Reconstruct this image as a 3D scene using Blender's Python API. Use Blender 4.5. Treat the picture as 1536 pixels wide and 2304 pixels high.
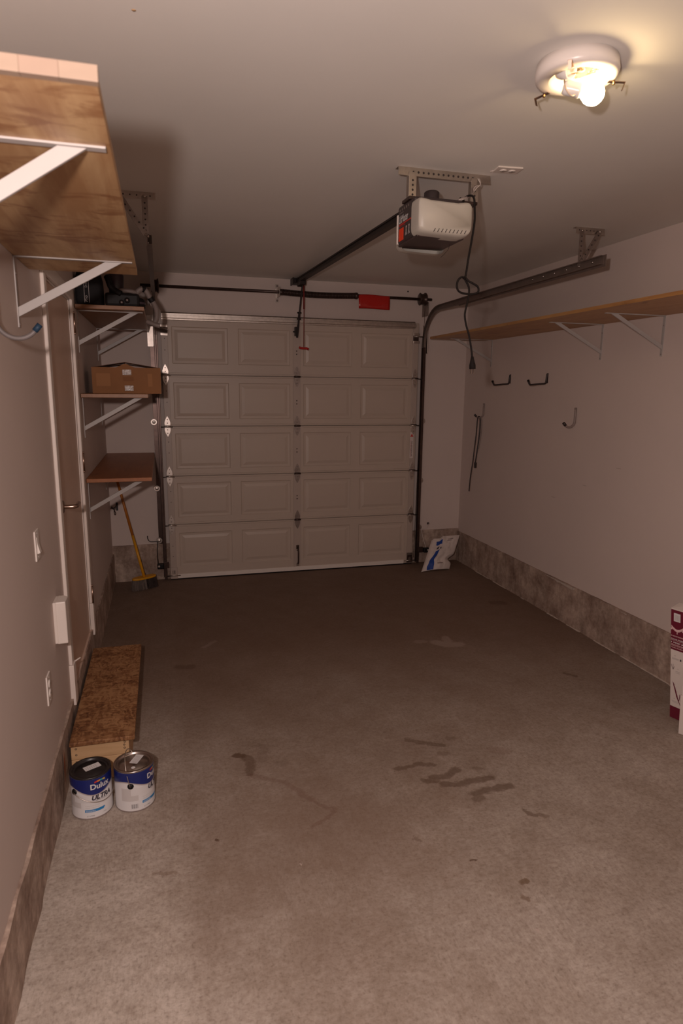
import bpy, bmesh, math, random
from math import sin, cos, pi, radians
from mathutils import Vector, Matrix, noise

random.seed(7)
SC = bpy.context.scene
COL = SC.collection
for o in list(bpy.data.objects):
    bpy.data.objects.remove(o)

# ------------------------------------------------------------------ camera
CAM = Vector((-0.0211, -6.0357, 1.7988))
YAW, PITCH, ROLL, FPX = 0.2735, -0.1911, 0.0105, 1433.1
fwd = Vector((sin(YAW) * cos(PITCH), cos(YAW) * cos(PITCH), sin(PITCH)))
rgt = Vector((cos(YAW), -sin(YAW), 0))
upv = rgt.cross(fwd)
r2 = rgt * cos(ROLL) + upv * sin(ROLL)
u2 = upv * cos(ROLL) - rgt * sin(ROLL)
cd = bpy.data.cameras.new('camera')
cam = bpy.data.objects.new('camera', cd)
COL.objects.link(cam)
cam.matrix_world = Matrix(((r2.x, u2.x, -fwd.x, CAM.x), (r2.y, u2.y, -fwd.y, CAM.y), (r2.z, u2.z, -fwd.z, CAM.z), (0, 0, 0, 1)))
cd.sensor_fit = 'VERTICAL'
cd.sensor_height = 36.0
cd.lens = FPX / 2304 * 36.0
cd.clip_start = 0.02
cd.dof.use_dof = True
cd.dof.focus_distance = 5.2
cd.dof.aperture_fstop = 4.5
SC.camera = cam

# ------------------------------------------------------------------ light and exposure
SC.view_settings.view_transform = 'Standard'
SC.view_settings.look = 'None'
SC.view_settings.gamma = 1.0
SC.view_settings.use_curve_mapping = False
SC.view_settings.exposure = 0.0
w = bpy.data.worlds.new('world')
SC.world = w
w.use_nodes = True
w.node_tree.nodes['Background'].inputs[0].default_value = (0.010, 0.0065, 0.005, 1)
w.node_tree.nodes['Background'].inputs[1].default_value = 1.0

# the photographer's hot-shoe flash, left of and a little above the lens
FLASH_W = 158.0
fl = bpy.data.lights.new('camera_flash', 'SPOT')
fl.energy = FLASH_W
fl.color = (1.0, 0.825, 0.765)
fl.spot_size = radians(150)
fl.spot_blend = 0.6
fl.shadow_soft_size = 0.035
flo = bpy.data.objects.new('camera_flash', fl)
COL.objects.link(flo)
flo.location = (-0.215, -6.05, 1.935)
flo.rotation_euler = (fwd + Vector((0, 0, 0.06))).to_track_quat('-Z', 'Y').to_euler()

BULB_STRENGTH = 59.0

# ------------------------------------------------------------------ room numbers (metres; garage door plane y = 0)
XL, XR, H, YB, YR = -0.513, 2.987, 2.786, 0.052, -7.3
W = 2.44

# ------------------------------------------------------------------ materials
def N(nt, t, loc=None, **kw):
    n = nt.nodes.new(t)
    for k, v in kw.items():
        if hasattr(n, k) and k not in n.inputs:
            setattr(n, k, v)
        else:
            n.inputs[k].default_value = v
    return n

def mat(name, col, rough=0.6, metal=0.0, nz=None, bump=None, spec=0.5, coat=0.0, trans=0.0, stretch=(1, 1, 1), col2=None):
    """col: base colour; nz=(scale, amount[, detail]) tints the colour; bump=(scale, strength, distance)"""
    m = bpy.data.materials.new(name)
    m.use_nodes = True
    nt = m.node_tree
    b = nt.nodes['Principled BSDF']
    b.inputs['Base Color'].default_value = (*col, 1)
    b.inputs['Roughness'].default_value = rough
    b.inputs['Metallic'].default_value = metal
    b.inputs['Specular IOR Level'].default_value = spec
    b.inputs['Coat Weight'].default_value = coat
    b.inputs['Transmission Weight'].default_value = trans
    if nz or bump:
        tc = N(nt, 'ShaderNodeTexCoord')
        mp = N(nt, 'ShaderNodeMapping')
        mp.inputs['Scale'].default_value = stretch
        nt.links.new(tc.outputs['Object'], mp.inputs[0])
    if nz:
        t = N(nt, 'ShaderNodeTexNoise', Scale=nz[0], Detail=nz[2] if len(nz) > 2 else 6.0, Roughness=0.6)
        nt.links.new(mp.outputs[0], t.inputs['Vector'])
        mr = N(nt, 'ShaderNodeMapRange')
        mr.inputs[1].default_value = 0.3; mr.inputs[2].default_value = 0.7
        nt.links.new(t.outputs[0], mr.inputs[0])
        mx = N(nt, 'ShaderNodeMix', data_type='RGBA')
        c2 = col2 or tuple(c * (1 - nz[1]) for c in col)
        mx.inputs[6].default_value = (*col, 1)
        mx.inputs[7].default_value = (*c2, 1)
        nt.links.new(mr.outputs[0], mx.inputs[0])
        nt.links.new(mx.outputs[2], b.inputs['Base Color'])
    if bump:
        t2 = N(nt, 'ShaderNodeTexNoise', Scale=bump[0], Detail=4.0)
        nt.links.new(mp.outputs[0], t2.inputs['Vector'])
        bp = N(nt, 'ShaderNodeBump', Strength=bump[1], Distance=bump[2] if len(bump) > 2 else 0.002)
        nt.links.new(t2.outputs[0], bp.inputs['Height'])
        nt.links.new(bp.outputs[0], b.inputs['Normal'])
    return m

def wood(name, c1, c2, knot, axis=1, rough=0.55, grain=26.0, kscale=3.2, kamt=0.7, seed=0.0, contrast=0.15, klo=0.62):
    """boards with grain along an axis and darker knots"""
    m = bpy.data.materials.new(name)
    m.use_nodes = True
    nt = m.node_tree
    L = nt.links.new
    b = nt.nodes['Principled BSDF']
    b.inputs['Roughness'].default_value = rough
    tc = N(nt, 'ShaderNodeTexCoord')
    oi = N(nt, 'ShaderNodeObjectInfo')
    ad = N(nt, 'ShaderNodeVectorMath', operation='MULTIPLY_ADD')
    ad.inputs[1].default_value = (1, 1, 1)
    L(tc.outputs['Object'], ad.inputs[0])
    sc = N(nt, 'ShaderNodeVectorMath', operation='SCALE')
    sc.inputs[0].default_value = (13.1, 7.7, 4.3)
    L(oi.outputs['Random'], sc.inputs['Scale'])
    L(sc.outputs[0], ad.inputs[2])
    mp = N(nt, 'ShaderNodeMapping')
    s = [1.0, 1.0, 1.0]; s[axis] = 0.09
    mp.inputs['Scale'].default_value = s
    mp.inputs['Location'].default_value = (seed, seed * 1.7, 0)
    L(ad.outputs[0], mp.inputs[0])
    n1 = N(nt, 'ShaderNodeTexNoise', Scale=grain, Detail=8.0, Roughness=0.65, Distortion=0.6)
    L(mp.outputs[0], n1.inputs['Vector'])
    mp2 = N(nt, 'ShaderNodeMapping')
    s2 = [1.0, 1.0, 1.0]; s2[axis] = 0.35
    mp2.inputs['Scale'].default_value = s2
    L(ad.outputs[0], mp2.inputs[0])
    n2 = N(nt, 'ShaderNodeTexNoise', Scale=4.0, Detail=3.0, Distortion=1.2)
    L(mp2.outputs[0], n2.inputs['Vector'])
    a = N(nt, 'ShaderNodeMath', operation='MULTIPLY_ADD')
    a.inputs[1].default_value = 0.55
    L(n1.outputs[0], a.inputs[0])
    h = N(nt, 'ShaderNodeMath', operation='MULTIPLY')
    h.inputs[1].default_value = 0.45
    L(n2.outputs[0], h.inputs[0])
    L(h.outputs[0], a.inputs[2])
    mr = N(nt, 'ShaderNodeMapRange')
    mr.inputs[1].default_value = 0.5 - contrast; mr.inputs[2].default_value = 0.5 + contrast
    L(a.outputs[0], mr.inputs[0])
    mx = N(nt, 'ShaderNodeMix', data_type='RGBA')
    mx.inputs[6].default_value = (*c1, 1); mx.inputs[7].default_value = (*c2, 1)
    L(mr.outputs[0], mx.inputs[0])
    mp3 = N(nt, 'ShaderNodeMapping')
    s3 = [1.0, 1.0, 1.0]; s3[axis] = 1.9 if kamt > 0.6 else 0.6
    mp3.inputs['Scale'].default_value = s3
    L(ad.outputs[0], mp3.inputs[0])
    nd = N(nt, 'ShaderNodeTexNoise', Scale=kscale * 2.4, Detail=4.0, Roughness=0.55, Distortion=0.8)
    L(mp3.outputs[0], nd.inputs['Vector'])
    kr = N(nt, 'ShaderNodeMapRange')
    kr.inputs[1].default_value = klo; kr.inputs[2].default_value = klo + 0.11
    kr.inputs[4].default_value = kamt
    L(nd.outputs[0], kr.inputs[0])
    mx2 = N(nt, 'ShaderNodeMix', data_type='RGBA')
    mx2.inputs[7].default_value = (*knot, 1)
    L(mx.outputs[2], mx2.inputs[6])
    L(kr.outputs[0], mx2.inputs[0])
    L(mx2.outputs[2], b.inputs['Base Color'])
    bp = N(nt, 'ShaderNodeBump', Strength=0.12, Distance=0.001)
    L(n1.outputs[0], bp.inputs['Height'])
    L(bp.outputs[0], b.inputs['Normal'])
    return m

def emit(name, col, s):
    m = bpy.data.materials.new(name)
    m.use_nodes = True
    b = m.node_tree.nodes['Principled BSDF']
    b.inputs['Base Color'].default_value = (0.9, 0.88, 0.84, 1)
    b.inputs['Emission Color'].default_value = (*col, 1)
    b.inputs['Emission Strength'].default_value = s
    return m

M = {}
M['wall'] = mat('wall_paint', (0.68, 0.575, 0.53), 0.75, nz=(1.3, 0.05), bump=(160, 0.10, 0.001))
M['ceiling'] = mat('ceiling_paint', (0.83, 0.80, 0.755), 0.85, nz=(1.1, 0.05), bump=(190, 0.12, 0.001))
M['trim'] = mat('white_trim_paint', (0.80, 0.71, 0.65), 0.45, nz=(6, 0.05))
M['doorpaint'] = mat('entry_door_paint', (0.70, 0.51, 0.41), 0.5, nz=(2.2, 0.07))
M['gdoor'] = mat('garage_door_paint', (0.55, 0.45, 0.38), 0.42, nz=(3.0, 0.06), bump=(220, 0.12, 0.001), stretch=(0.25, 1, 1))
M['stile'] = mat('stile_paint', (0.50, 0.405, 0.35), 0.42, nz=(4.0, 0.08))
M['galv'] = mat('galvanised_steel', (0.60, 0.53, 0.48), 0.36, 1.0, nz=(30, 0.25), bump=(60, 0.06, 0.001))
M['galvdull'] = mat('dull_galvanised_steel', (0.36, 0.30, 0.27), 0.42, 0.9, nz=(25, 0.35))
M['track'] = mat('track_steel', (0.105, 0.068, 0.058), 0.32, 0.7, nz=(18, 0.3))
M['railgrey'] = mat('brown_grey_rail', (0.23, 0.175, 0.150), 0.42, 0.45, nz=(18, 0.25))
M['darkmetal'] = mat('dark_oiled_steel', (0.078, 0.046, 0.038), 0.34, 0.4, nz=(30, 0.4))
M['railblack'] = mat('black_rail_steel', (0.030, 0.020, 0.018), 0.45, 0.5, nz=(30, 0.3))
M['black'] = mat('black_plastic', (0.009, 0.007, 0.0075), 0.55, nz=(20, 0.3), spec=0.3)
M['blacksoft'] = mat('black_nylon', (0.008, 0.0065, 0.008), 0.85, nz=(60, 0.4), bump=(300, 0.3, 0.001))
M['rubber'] = mat('black_rubber', (0.011, 0.0075, 0.007), 0.75, spec=0.25)
M['hose'] = mat('grey_hose', (0.22, 0.175, 0.16), 0.5, nz=(14, 0.2))
M['whitem'] = mat('white_enamel', (0.82, 0.75, 0.70), 0.30, nz=(8, 0.04))
M['whitep'] = mat('white_plastic', (0.80, 0.72, 0.66), 0.4, nz=(8, 0.04))
M['lens'] = mat('frosted_lens', (0.56, 0.52, 0.46), 0.42, nz=(4, 0.06))
M['bracketw'] = mat('bracket_enamel', (0.45, 0.415, 0.395), 0.42, nz=(8, 0.04))
M['ply'] = wood('plywood', (0.54, 0.355, 0.185), (0.36, 0.195, 0.085), (0.21, 0.075, 0.022), 1, 0.5, 13, 3.0, 0.62, contrast=0.085, klo=0.535)
M['pineright'] = wood('long_pine_board', (0.50, 0.275, 0.105), (0.36, 0.165, 0.055), (0.15, 0.05, 0.015), 1, 0.45, 34, 2.2, 0.55, klo=0.56)
M['pine'] = wood('pine_board', (0.31, 0.130, 0.036), (0.225, 0.082, 0.020), (0.12, 0.038, 0.010), 1, 0.42, 34, 2.2, 0.45)
M['pinedark'] = wood('pine_lower_board', (0.38, 0.135, 0.038), (0.29, 0.090, 0.024), (0.16, 0.045, 0.012), 1, 0.45, 34, 2.2, 0.45)
M['endgrain'] = mat('pale_end_strip', (0.295, 0.212, 0.155), 0.55, nz=(12, 0.12), stretch=(1, 1, 3))
M['endgrain2'] = mat('pinkish_end_strip', (0.285, 0.198, 0.146), 0.55, nz=(12, 0.10))
M['edgep'] = mat('board_edge', (0.62, 0.40, 0.22), 0.6, nz=(9, 0.2))
M['spf'] = wood('spruce_stud', (0.66, 0.43, 0.235), (0.54, 0.33, 0.165), (0.30, 0.15, 0.06), 0, 0.6, 30, 2.0, 0.5)
M['card'] = mat('cardboard', (0.30, 0.125, 0.042), 0.75, nz=(5, 0.15))
M['cardin'] = mat('cardboard_inside', (0.10, 0.045, 0.025), 0.85)
M['tape'] = mat('clear_tape', (0.62, 0.52, 0.47), 0.16, nz=(40, 0.45), bump=(70, 0.8, 0.004), coat=0.6)
M['yellow'] = mat('yellow_plastic', (0.72, 0.33, 0.012), 0.4, nz=(10, 0.1))
M['orangewood'] = mat('orange_handle', (0.50, 0.17, 0.02), 0.42, nz=(10, 0.2))
M['bristle'] = mat('grey_bristle', (0.26, 0.20, 0.17), 0.8, nz=(40, 0.5), stretch=(3, 3, 0.3))
M['bristled'] = mat('dark_bristle', (0.06, 0.04, 0.036), 0.8, nz=(40, 0.4))
M['paper'] = mat('white_paper', (0.74, 0.65, 0.61), 0.6, nz=(12, 0.12))
M['blue'] = mat('blue_print', (0.012, 0.055, 0.30), 0.5)
M['navy'] = mat('navy_label', (0.012, 0.022, 0.16), 0.3, nz=(5, 0.1))
M['azure'] = mat('azure_label', (0.02, 0.22, 0.52), 0.4)
M['label'] = mat('white_label', (0.72, 0.70, 0.70), 0.42, nz=(5, 0.04))
M['greyprint'] = mat('grey_print', (0.48, 0.42, 0.40), 0.5)
M['ink'] = mat('dark_ink', (0.035, 0.028, 0.045), 0.5)
M['redp'] = mat('red_print', (0.60, 0.04, 0.03), 0.5)
M['orangep'] = mat('orange_print', (0.75, 0.25, 0.03), 0.5)
M['teal'] = mat('teal_print', (0.05, 0.36, 0.38), 0.5)
M['yellowp'] = mat('yellow_print', (0.65, 0.45, 0.06), 0.5)
M['chrome'] = mat('tin_lid', (0.55, 0.48, 0.44), 0.26, 1.0, nz=(12, 0.2))
M['lidb'] = mat('black_can_lid', (0.018, 0.014, 0.014), 0.33)
M['maroon'] = mat('maroon_carton', (0.155, 0.008, 0.028), 0.5, nz=(5, 0.1))
M['pinkp'] = mat('pale_pink_print', (0.72, 0.50, 0.50), 0.5)
M['cartonw'] = mat('white_carton', (0.74, 0.66, 0.61), 0.55, nz=(4, 0.05))
M['red'] = mat('red_plastic', (0.42, 0.010, 0.008), 0.35)
M['redtag'] = mat('red_vinyl_sheet', (0.50, 0.012, 0.008), 0.22, coat=0.5, bump=(45, 0.5, 0.004))
M['darkred'] = mat('dark_red_cord', (0.20, 0.015, 0.012), 0.6)
M['orangedecal'] = mat('orange_decal', (0.92, 0.055, 0.008), 0.45)
M['charcoal'] = mat('charcoal_housing', (0.050, 0.036, 0.036), 0.42, nz=(8, 0.15))
M['bottompan'] = mat('brown_steel_pan', (0.085, 0.052, 0.050), 0.40, 0.3, nz=(8, 0.15))
M['brass'] = mat('brass', (0.55, 0.33, 0.14), 0.3, 1.0)
M['bronze'] = mat('satin_nickel', (0.42, 0.30, 0.24), 0.28, 1.0)
M['foil'] = mat('foil_insulation', (0.62, 0.52, 0.44), 0.30, 0.9, nz=(60, 0.6), bump=(90, 1.0, 0.01))
M['porcelain'] = mat('porcelain', (0.82, 0.78, 0.74), 0.25)
M['hookgrey'] = mat('grey_vinyl_hook', (0.30, 0.235, 0.215), 0.45, nz=(20, 0.2))
M['bluecap'] = mat('blue_cap', (0.008, 0.032, 0.065), 0.6)
M['hookdark'] = mat('dark_grey_vinyl_hook', (0.17, 0.145, 0.14), 0.5, nz=(20, 0.2))
M['hookblack'] = mat('black_hook', (0.030, 0.020, 0.019), 0.45)
M['cable'] = mat('white_cable', (0.68, 0.60, 0.55), 0.5)
M['brownbox'] = mat('tinted_plastic', (0.055, 0.035, 0.045), 0.3)
M['orangemark'] = mat('orange_spray_mark', (0.36, 0.10, 0.04), 0.8, nz=(60, 0.4))
M['whitemark'] = mat('white_caulk', (0.66, 0.56, 0.49), 0.8, nz=(40, 0.35))
M['bulb'] = emit('lit_bulb_glass', (1.0, 0.72, 0.38), BULB_STRENGTH)

def osb():
    m = bpy.data.materials.new('strand_board')
    m.use_nodes = True
    nt = m.node_tree; L = nt.links.new
    b = nt.nodes['Principled BSDF']
    b.inputs['Roughness'].default_value = 0.7
    tc = N(nt, 'ShaderNodeTexCoord')
    ns = N(nt, 'ShaderNodeTexNoise', Scale=18.0, Detail=2.0)
    L(tc.outputs['Object'], ns.inputs['Vector'])
    sub = N(nt, 'ShaderNodeVectorMath', operation='MULTIPLY_ADD')
    sub.inputs[1].default_value = (0.05, 0.05, 0.05)
    L(ns.outputs['Color'], sub.inputs[0]); L(tc.outputs['Object'], sub.inputs[2])
    cols = []
    for i, (rz, st) in enumerate(((0.5, (1, 3.2, 1)), (-0.9, (3.0, 1, 1)))):
        mp = N(nt, 'ShaderNodeMapping')
        mp.inputs['Rotation'].default_value = (0, 0, rz)
        mp.inputs['Scale'].default_value = st
        L(sub.outputs[0], mp.inputs[0])
        v = N(nt, 'ShaderNodeTexVoronoi', Scale=34.0)
        v.inputs['Randomness'].default_value = 1.0
        L(mp.outputs[0], v.inputs['Vector'])
        cols.append(v)
    sp = N(nt, 'ShaderNodeSeparateColor'); L(cols[0].outputs['Color'], sp.inputs[0])
    sp2 = N(nt, 'ShaderNodeSeparateColor'); L(cols[1].outputs['Color'], sp2.inputs[0])
    av = N(nt, 'ShaderNodeMath', operation='ADD'); L(sp.outputs[0], av.inputs[0]); L(sp2.outputs[1], av.inputs[1])
    n3 = N(nt, 'ShaderNodeTexNoise', Scale=5.0, Detail=5.0); L(tc.outputs['Object'], n3.inputs['Vector'])
    av2 = N(nt, 'ShaderNodeMath', operation='MULTIPLY_ADD'); av2.inputs[1].default_value = 0.33
    L(av.outputs[0], av2.inputs[0]); L(n3.outputs[0], av2.inputs[2])
    cr = N(nt, 'ShaderNodeValToRGB')
    e = cr.color_ramp.elements
    e[0].position = 0.45; e[0].color = (0.11, 0.038, 0.012, 1)
    e[1].position = 1.1; e[1].color = (0.38, 0.20, 0.09, 1)
    k = cr.color_ramp.elements.new(0.72); k.color = (0.225, 0.095, 0.034, 1)
    L(av2.outputs[0], cr.inputs[0])
    L(cr.outputs[0], b.inputs['Base Color'])
    bp = N(nt, 'ShaderNodeBump', Strength=0.3, Distance=0.002)
    L(av2.outputs[0], bp.inputs['Height']); L(bp.outputs[0], b.inputs['Normal'])
    return m
M['osb'] = osb()

def concrete_curb():
    m = bpy.data.materials.new('old_concrete_curb')
    m.use_nodes = True
    nt = m.node_tree; L = nt.links.new
    b = nt.nodes['Principled BSDF']
    b.inputs['Roughness'].default_value = 0.9
    g = N(nt, 'ShaderNodeNewGeometry')
    n1 = N(nt, 'ShaderNodeTexNoise', Scale=5.5, Detail=8.0, Roughness=0.7); L(g.outputs['Position'], n1.inputs['Vector'])
    n2 = N(nt, 'ShaderNodeTexNoise', Scale=34.0, Detail=6.0, Roughness=0.7); L(g.outputs['Position'], n2.inputs['Vector'])
    mp = N(nt, 'ShaderNodeMapping'); mp.inputs['Scale'].default_value = (1, 1, 0.15); L(g.outputs['Position'], mp.inputs[0])
    n3 = N(nt, 'ShaderNodeTexNoise', Scale=14.0, Detail=5.0); L(mp.outputs[0], n3.inputs['Vector'])
    cr = N(nt, 'ShaderNodeValToRGB')
    e = cr.color_ramp.elements
    e[0].position = 0.33; e[0].color = (0.27, 0.18, 0.14, 1)
    e[1].position = 0.70; e[1].color = (0.62, 0.49, 0.41, 1)
    L(n1.outputs[0], cr.inputs[0])
    mx = N(nt, 'ShaderNodeMix', data_type='RGBA', blend_type='MULTIPLY'); mx.inputs[0].default_value = 1.0
    cr2 = N(nt, 'ShaderNodeValToRGB')
    cr2.color_ramp.elements[0].position = 0.3; cr2.color_ramp.elements[0].color = (0.50, 0.47, 0.44, 1)
    cr2.color_ramp.elements[1].position = 0.62; cr2.color_ramp.elements[1].color = (1.1, 1.1, 1.1, 1)
    a = N(nt, 'ShaderNodeMath', operation='MULTIPLY_ADD'); a.inputs[1].default_value = 0.5
    hh = N(nt, 'ShaderNodeMath', operation='MULTIPLY'); hh.inputs[1].default_value = 0.5
    L(n2.outputs[0], a.inputs[0]); L(n3.outputs[0], hh.inputs[0]); L(hh.outputs[0], a.inputs[2])
    L(a.outputs[0], cr2.inputs[0])
    L(cr.outputs[0], mx.inputs[6]); L(cr2.outputs[0], mx.inputs[7])
    L(mx.outputs[2], b.inputs['Base Color'])
    bp = N(nt, 'ShaderNodeBump', Strength=0.5, Distance=0.004)
    L(n2.outputs[0], bp.inputs['Height']); L(bp.outputs[0], b.inputs['Normal'])
    return m
M['curb'] = concrete_curb()

# stains on the slab: polylines in floor metres, radius, strength, colour key
STAINS = [
    ([(0.262, -3.118), (0.300, -3.138)], 0.020, 0.80, 'd'), ([(0.300, -3.145), (0.330, -3.175), (0.312, -3.285)], 0.026, 0.55, 'd'),
    ([(0.33, -3.03), (0.41, -3.07), (0.38, -3.20)], 0.030, 0.20, 'd'), ([(0.455, -3.235), (0.49, -3.245)], 0.025, 0.20, 'd'),
    ([(0.31, -3.30), (0.40, -3.36), (0.47, -3.41), (0.535, -3.537)], 0.016, 0.30, 'r'), ([(0.535, -3.537), (0.595, -3.617), (0.640, -3.644), (0.586, -3.691), (0.518, -3.731)], 0.011, 0.36, 'r'),
    ([(1.142, -3.201), (1.299, -3.299)], 0.019, 0.50, 'd'), ([(1.002, -3.431), (1.09, -3.43), (1.11, -3.415), (1.184, -3.448)], 0.017, 0.55, 'd'),
    ([(1.13, -3.535), (1.20, -3.545), (1.279, -3.505)], 0.021, 0.55, 'd'), ([(1.085, -3.546), (1.152, -3.573)], 0.015, 0.55, 'd'),
    ([(1.17, -3.600), (1.232, -3.619), (1.32, -3.610), (1.41, -3.61)], 0.023, 0.60, 'd'), ([(1.275, -3.70), (1.36, -3.69), (1.459, -3.690)], 0.026, 0.60, 'd'),
    ([(1.27, -3.735), (1.29, -3.74)], 0.024, 0.45, 'd'), ([(1.26, -3.36), (1.29, -3.37)], 0.017, 0.35, 'd'), ([(1.37, -3.52), (1.39, -3.53)], 0.016, 0.35, 'd'),
    ([(1.36, -3.24), (1.385, -3.25)], 0.017, 0.35, 'd'), ([(1.43, -3.862), (1.462, -3.905)], 0.013, 0.55, 'd'), ([(1.452, -3.90), (1.500, -3.915)], 0.012, 0.45, 'd'),
    ([(1.070, -4.073), (1.088, -4.083)], 0.007, 0.85, 'd'), ([(1.200, -4.228), (1.222, -4.226)], 0.011, 0.7, 'o'), ([(1.163, -4.292), (1.172, -4.304)], 0.011, 0.5, 'o'),
    ([(-0.123, -3.832), (-0.043, -3.848)], 0.009, 0.40, 'o'), ([(0.121, -3.716), (0.123, -3.718)], 0.007, 0.85, 'd'),
    ([(1.70, -1.99), (1.74, -1.99)], 0.035, 0.20, 'w'), ([(1.83, -2.03), (1.89, -2.09), (1.97, -2.10)], 0.050, 0.30, 'w'), ([(1.93, -1.96), (1.91, -2.06)], 0.035, 0.28, 'w'),
    ([(2.428, -2.709), (2.47, -2.767)], 0.016, 0.55, 'd'), ([(2.67, -1.34), (2.74, -1.36)], 0.050, 0.50, 'd'),
    ([(1.53, -3.40), (1.60, -3.43)], 0.030, 0.22, 'r'), ([(0.426, -3.922), (0.427, -3.923)], 0.005, 0.9, 'w'),
    ([(1.404, -4.225), (1.38, -4.26), (1.325, -4.30)], 0.010, 0.14, 'd'), ([(0.02, -2.0), (0.09, -2.01)], 0.035, 0.45, 'd'), ([(0.2, -1.7), (0.28, -1.62)], 0.02, 0.2, 'w'),
    ([(0.9, -3.9), (0.92, -3.92)], 0.009, 0.4, 'd'), ([(1.13, -4.43), (1.132, -4.432)], 0.007, 0.8, 'w'),
]
def floor_mat():
    m = bpy.data.materials.new('garage_slab_concrete')
    m.use_nodes = True
    nt = m.node_tree; L = nt.links.new
    b = nt.nodes['Principled BSDF']
    g = N(nt, 'ShaderNodeNewGeometry')
    P = g.outputs['Position']
    def noise_(scale, det=6.0, ro=0.6, dist=0.0, vec=None):
        n = N(nt, 'ShaderNodeTexNoise', Scale=scale, Detail=det, Roughness=ro, Distortion=dist)
        L(vec or P, n.inputs['Vector']); return n
    def ramp(src, p0, c0, p1, c1):
        r = N(nt, 'ShaderNodeValToRGB')
        r.color_ramp.elements[0].position = p0; r.color_ramp.elements[0].color = (*c0, 1)
        r.color_ramp.elements[1].position = p1; r.color_ramp.elements[1].color = (*c1, 1)
        L(src, r.inputs[0]); return r.outputs[0]
    def mix(f, a, c, bt='MIX'):
        x = N(nt, 'ShaderNodeMix', data_type='RGBA', blend_type=bt)
        if isinstance(f, float): x.inputs[0].default_value = f
        else: L(f, x.inputs[0])
        L(a, x.inputs[6])
        if isinstance(c, tuple): x.inputs[7].default_value = (*c, 1)
        else: L(c, x.inputs[7])
        return x.outputs[2]
    def math(op, a, c=None, d=None):
        x = N(nt, 'ShaderNodeMath', operation=op)
        for i, v in enumerate((a, c, d)):
            if v is None: continue
            if isinstance(v, (int, float)): x.inputs[i].default_value = v
            else: L(v, x.inputs[i])
        return x.outputs[0]
    def rng(src, a, c, lo=0.0, hi=1.0, smooth=True):
        x = N(nt, 'ShaderNodeMapRange')
        if smooth: x.interpolation_type = 'SMOOTHSTEP'
        for i, v in enumerate((a, c, lo, hi)): x.inputs[i + 1].default_value = v
        L(src, x.inputs[0]); return x.outputs[0]
    big = noise_(1.1, 5.0, 0.55)
    col = ramp(big.outputs[0], 0.33, (0.445, 0.388, 0.342), 0.68, (0.56, 0.505, 0.458))
    mid = noise_(9.0, 7.0, 0.7)
    col = mix(1.0, col, ramp(mid.outputs[0], 0.3, (0.84, 0.82, 0.80), 0.7, (1.10, 1.10, 1.10)), 'MULTIPLY')
    # trowel marks: short streaks in two directions
    fine = []
    for rz, st in ((0.25, (1, 7, 1)), (-0.7, (6, 1, 1))):
        mp = N(nt, 'ShaderNodeMapping'); mp.inputs['Rotation'].default_value = (0, 0, rz); mp.inputs['Scale'].default_value = st
        L(P, mp.inputs[0])
        fine.append(noise_(24.0, 4.0, 0.7, 0.4, mp.outputs[0]))
    sw = rng(noise_(1.9, 2.0).outputs[0], 0.42, 0.58)
    fmix = N(nt, 'ShaderNodeMix', data_type='FLOAT'); L(sw, fmix.inputs[0]); L(fine[0].outputs[0], fmix.inputs[2]); L(fine[1].outputs[0], fmix.inputs[3])
    col = mix(1.0, col, ramp(fmix.outputs[0], 0.32, (0.88, 0.87, 0.86), 0.56, (1.03, 1.03, 1.03)), 'MULTIPLY')
    spk = noise_(42.0, 6.0, 0.75)
    col = mix(1.0, col, ramp(spk.outputs[0], 0.36, (0.80, 0.77, 0.74), 0.60, (1.07, 1.07, 1.07)), 'MULTIPLY')
    blo = noise_(4.2, 6.0, 0.65)
    col = mix(1.0, col, ramp(blo.outputs[0], 0.36, (0.88, 0.85, 0.82), 0.62, (1.05, 1.05, 1.05)), 'MULTIPLY')
    pit = noise_(85.0, 3.0, 0.6)
    col = mix(1.0, col, ramp(pit.outputs[0], 0.28, (0.70, 0.68, 0.66), 0.48, (1.02, 1.02, 1.02)), 'MULTIPLY')
    # lighter strip along the left wall, browner slab to its right
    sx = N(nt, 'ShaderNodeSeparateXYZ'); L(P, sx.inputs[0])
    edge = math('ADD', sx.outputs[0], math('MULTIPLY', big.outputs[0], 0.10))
    bay_tone = rng(edge, 0.00, 0.10, 0.0, 0.22)
    col = mix(bay_tone, col, (0.165, 0.100, 0.062))
    # photographer's shadow painted into the slab as a broad brown patch
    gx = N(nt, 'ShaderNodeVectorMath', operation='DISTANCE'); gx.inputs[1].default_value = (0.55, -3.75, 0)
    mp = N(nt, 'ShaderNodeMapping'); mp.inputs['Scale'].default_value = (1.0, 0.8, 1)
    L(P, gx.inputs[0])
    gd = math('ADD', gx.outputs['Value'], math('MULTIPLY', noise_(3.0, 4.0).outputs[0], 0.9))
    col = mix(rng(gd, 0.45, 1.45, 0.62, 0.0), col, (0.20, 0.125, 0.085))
    far = math('ADD', sx.outputs[1], math('MULTIPLY', noise_(0.8, 3.0).outputs[0], 1.0))  # grime toward the big door, deepened so light falloff sits in the colour
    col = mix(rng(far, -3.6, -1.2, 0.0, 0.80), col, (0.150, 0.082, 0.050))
    # stains
    dn = noise_(22.0, 5.0, 0.7)
    off = N(nt, 'ShaderNodeVectorMath', operation='SUBTRACT'); L(dn.outputs['Color'], off.inputs[0]); off.inputs[1].default_value = (0.5, 0.5, 0.5)
    wp = N(nt, 'ShaderNodeVectorMath', operation='MULTIPLY_ADD'); L(off.outputs[0], wp.inputs[0]); wp.inputs[1].default_value = (0.062, 0.062, 0.0); L(P, wp.inputs[2])
    KEY = {'d': (0.100, 0.052, 0.028), 'r': (0.165, 0.080, 0.055), 'o': (0.14, 0.075, 0.035), 'w': (0.52, 0.42, 0.37)}
    acc = {}
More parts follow.
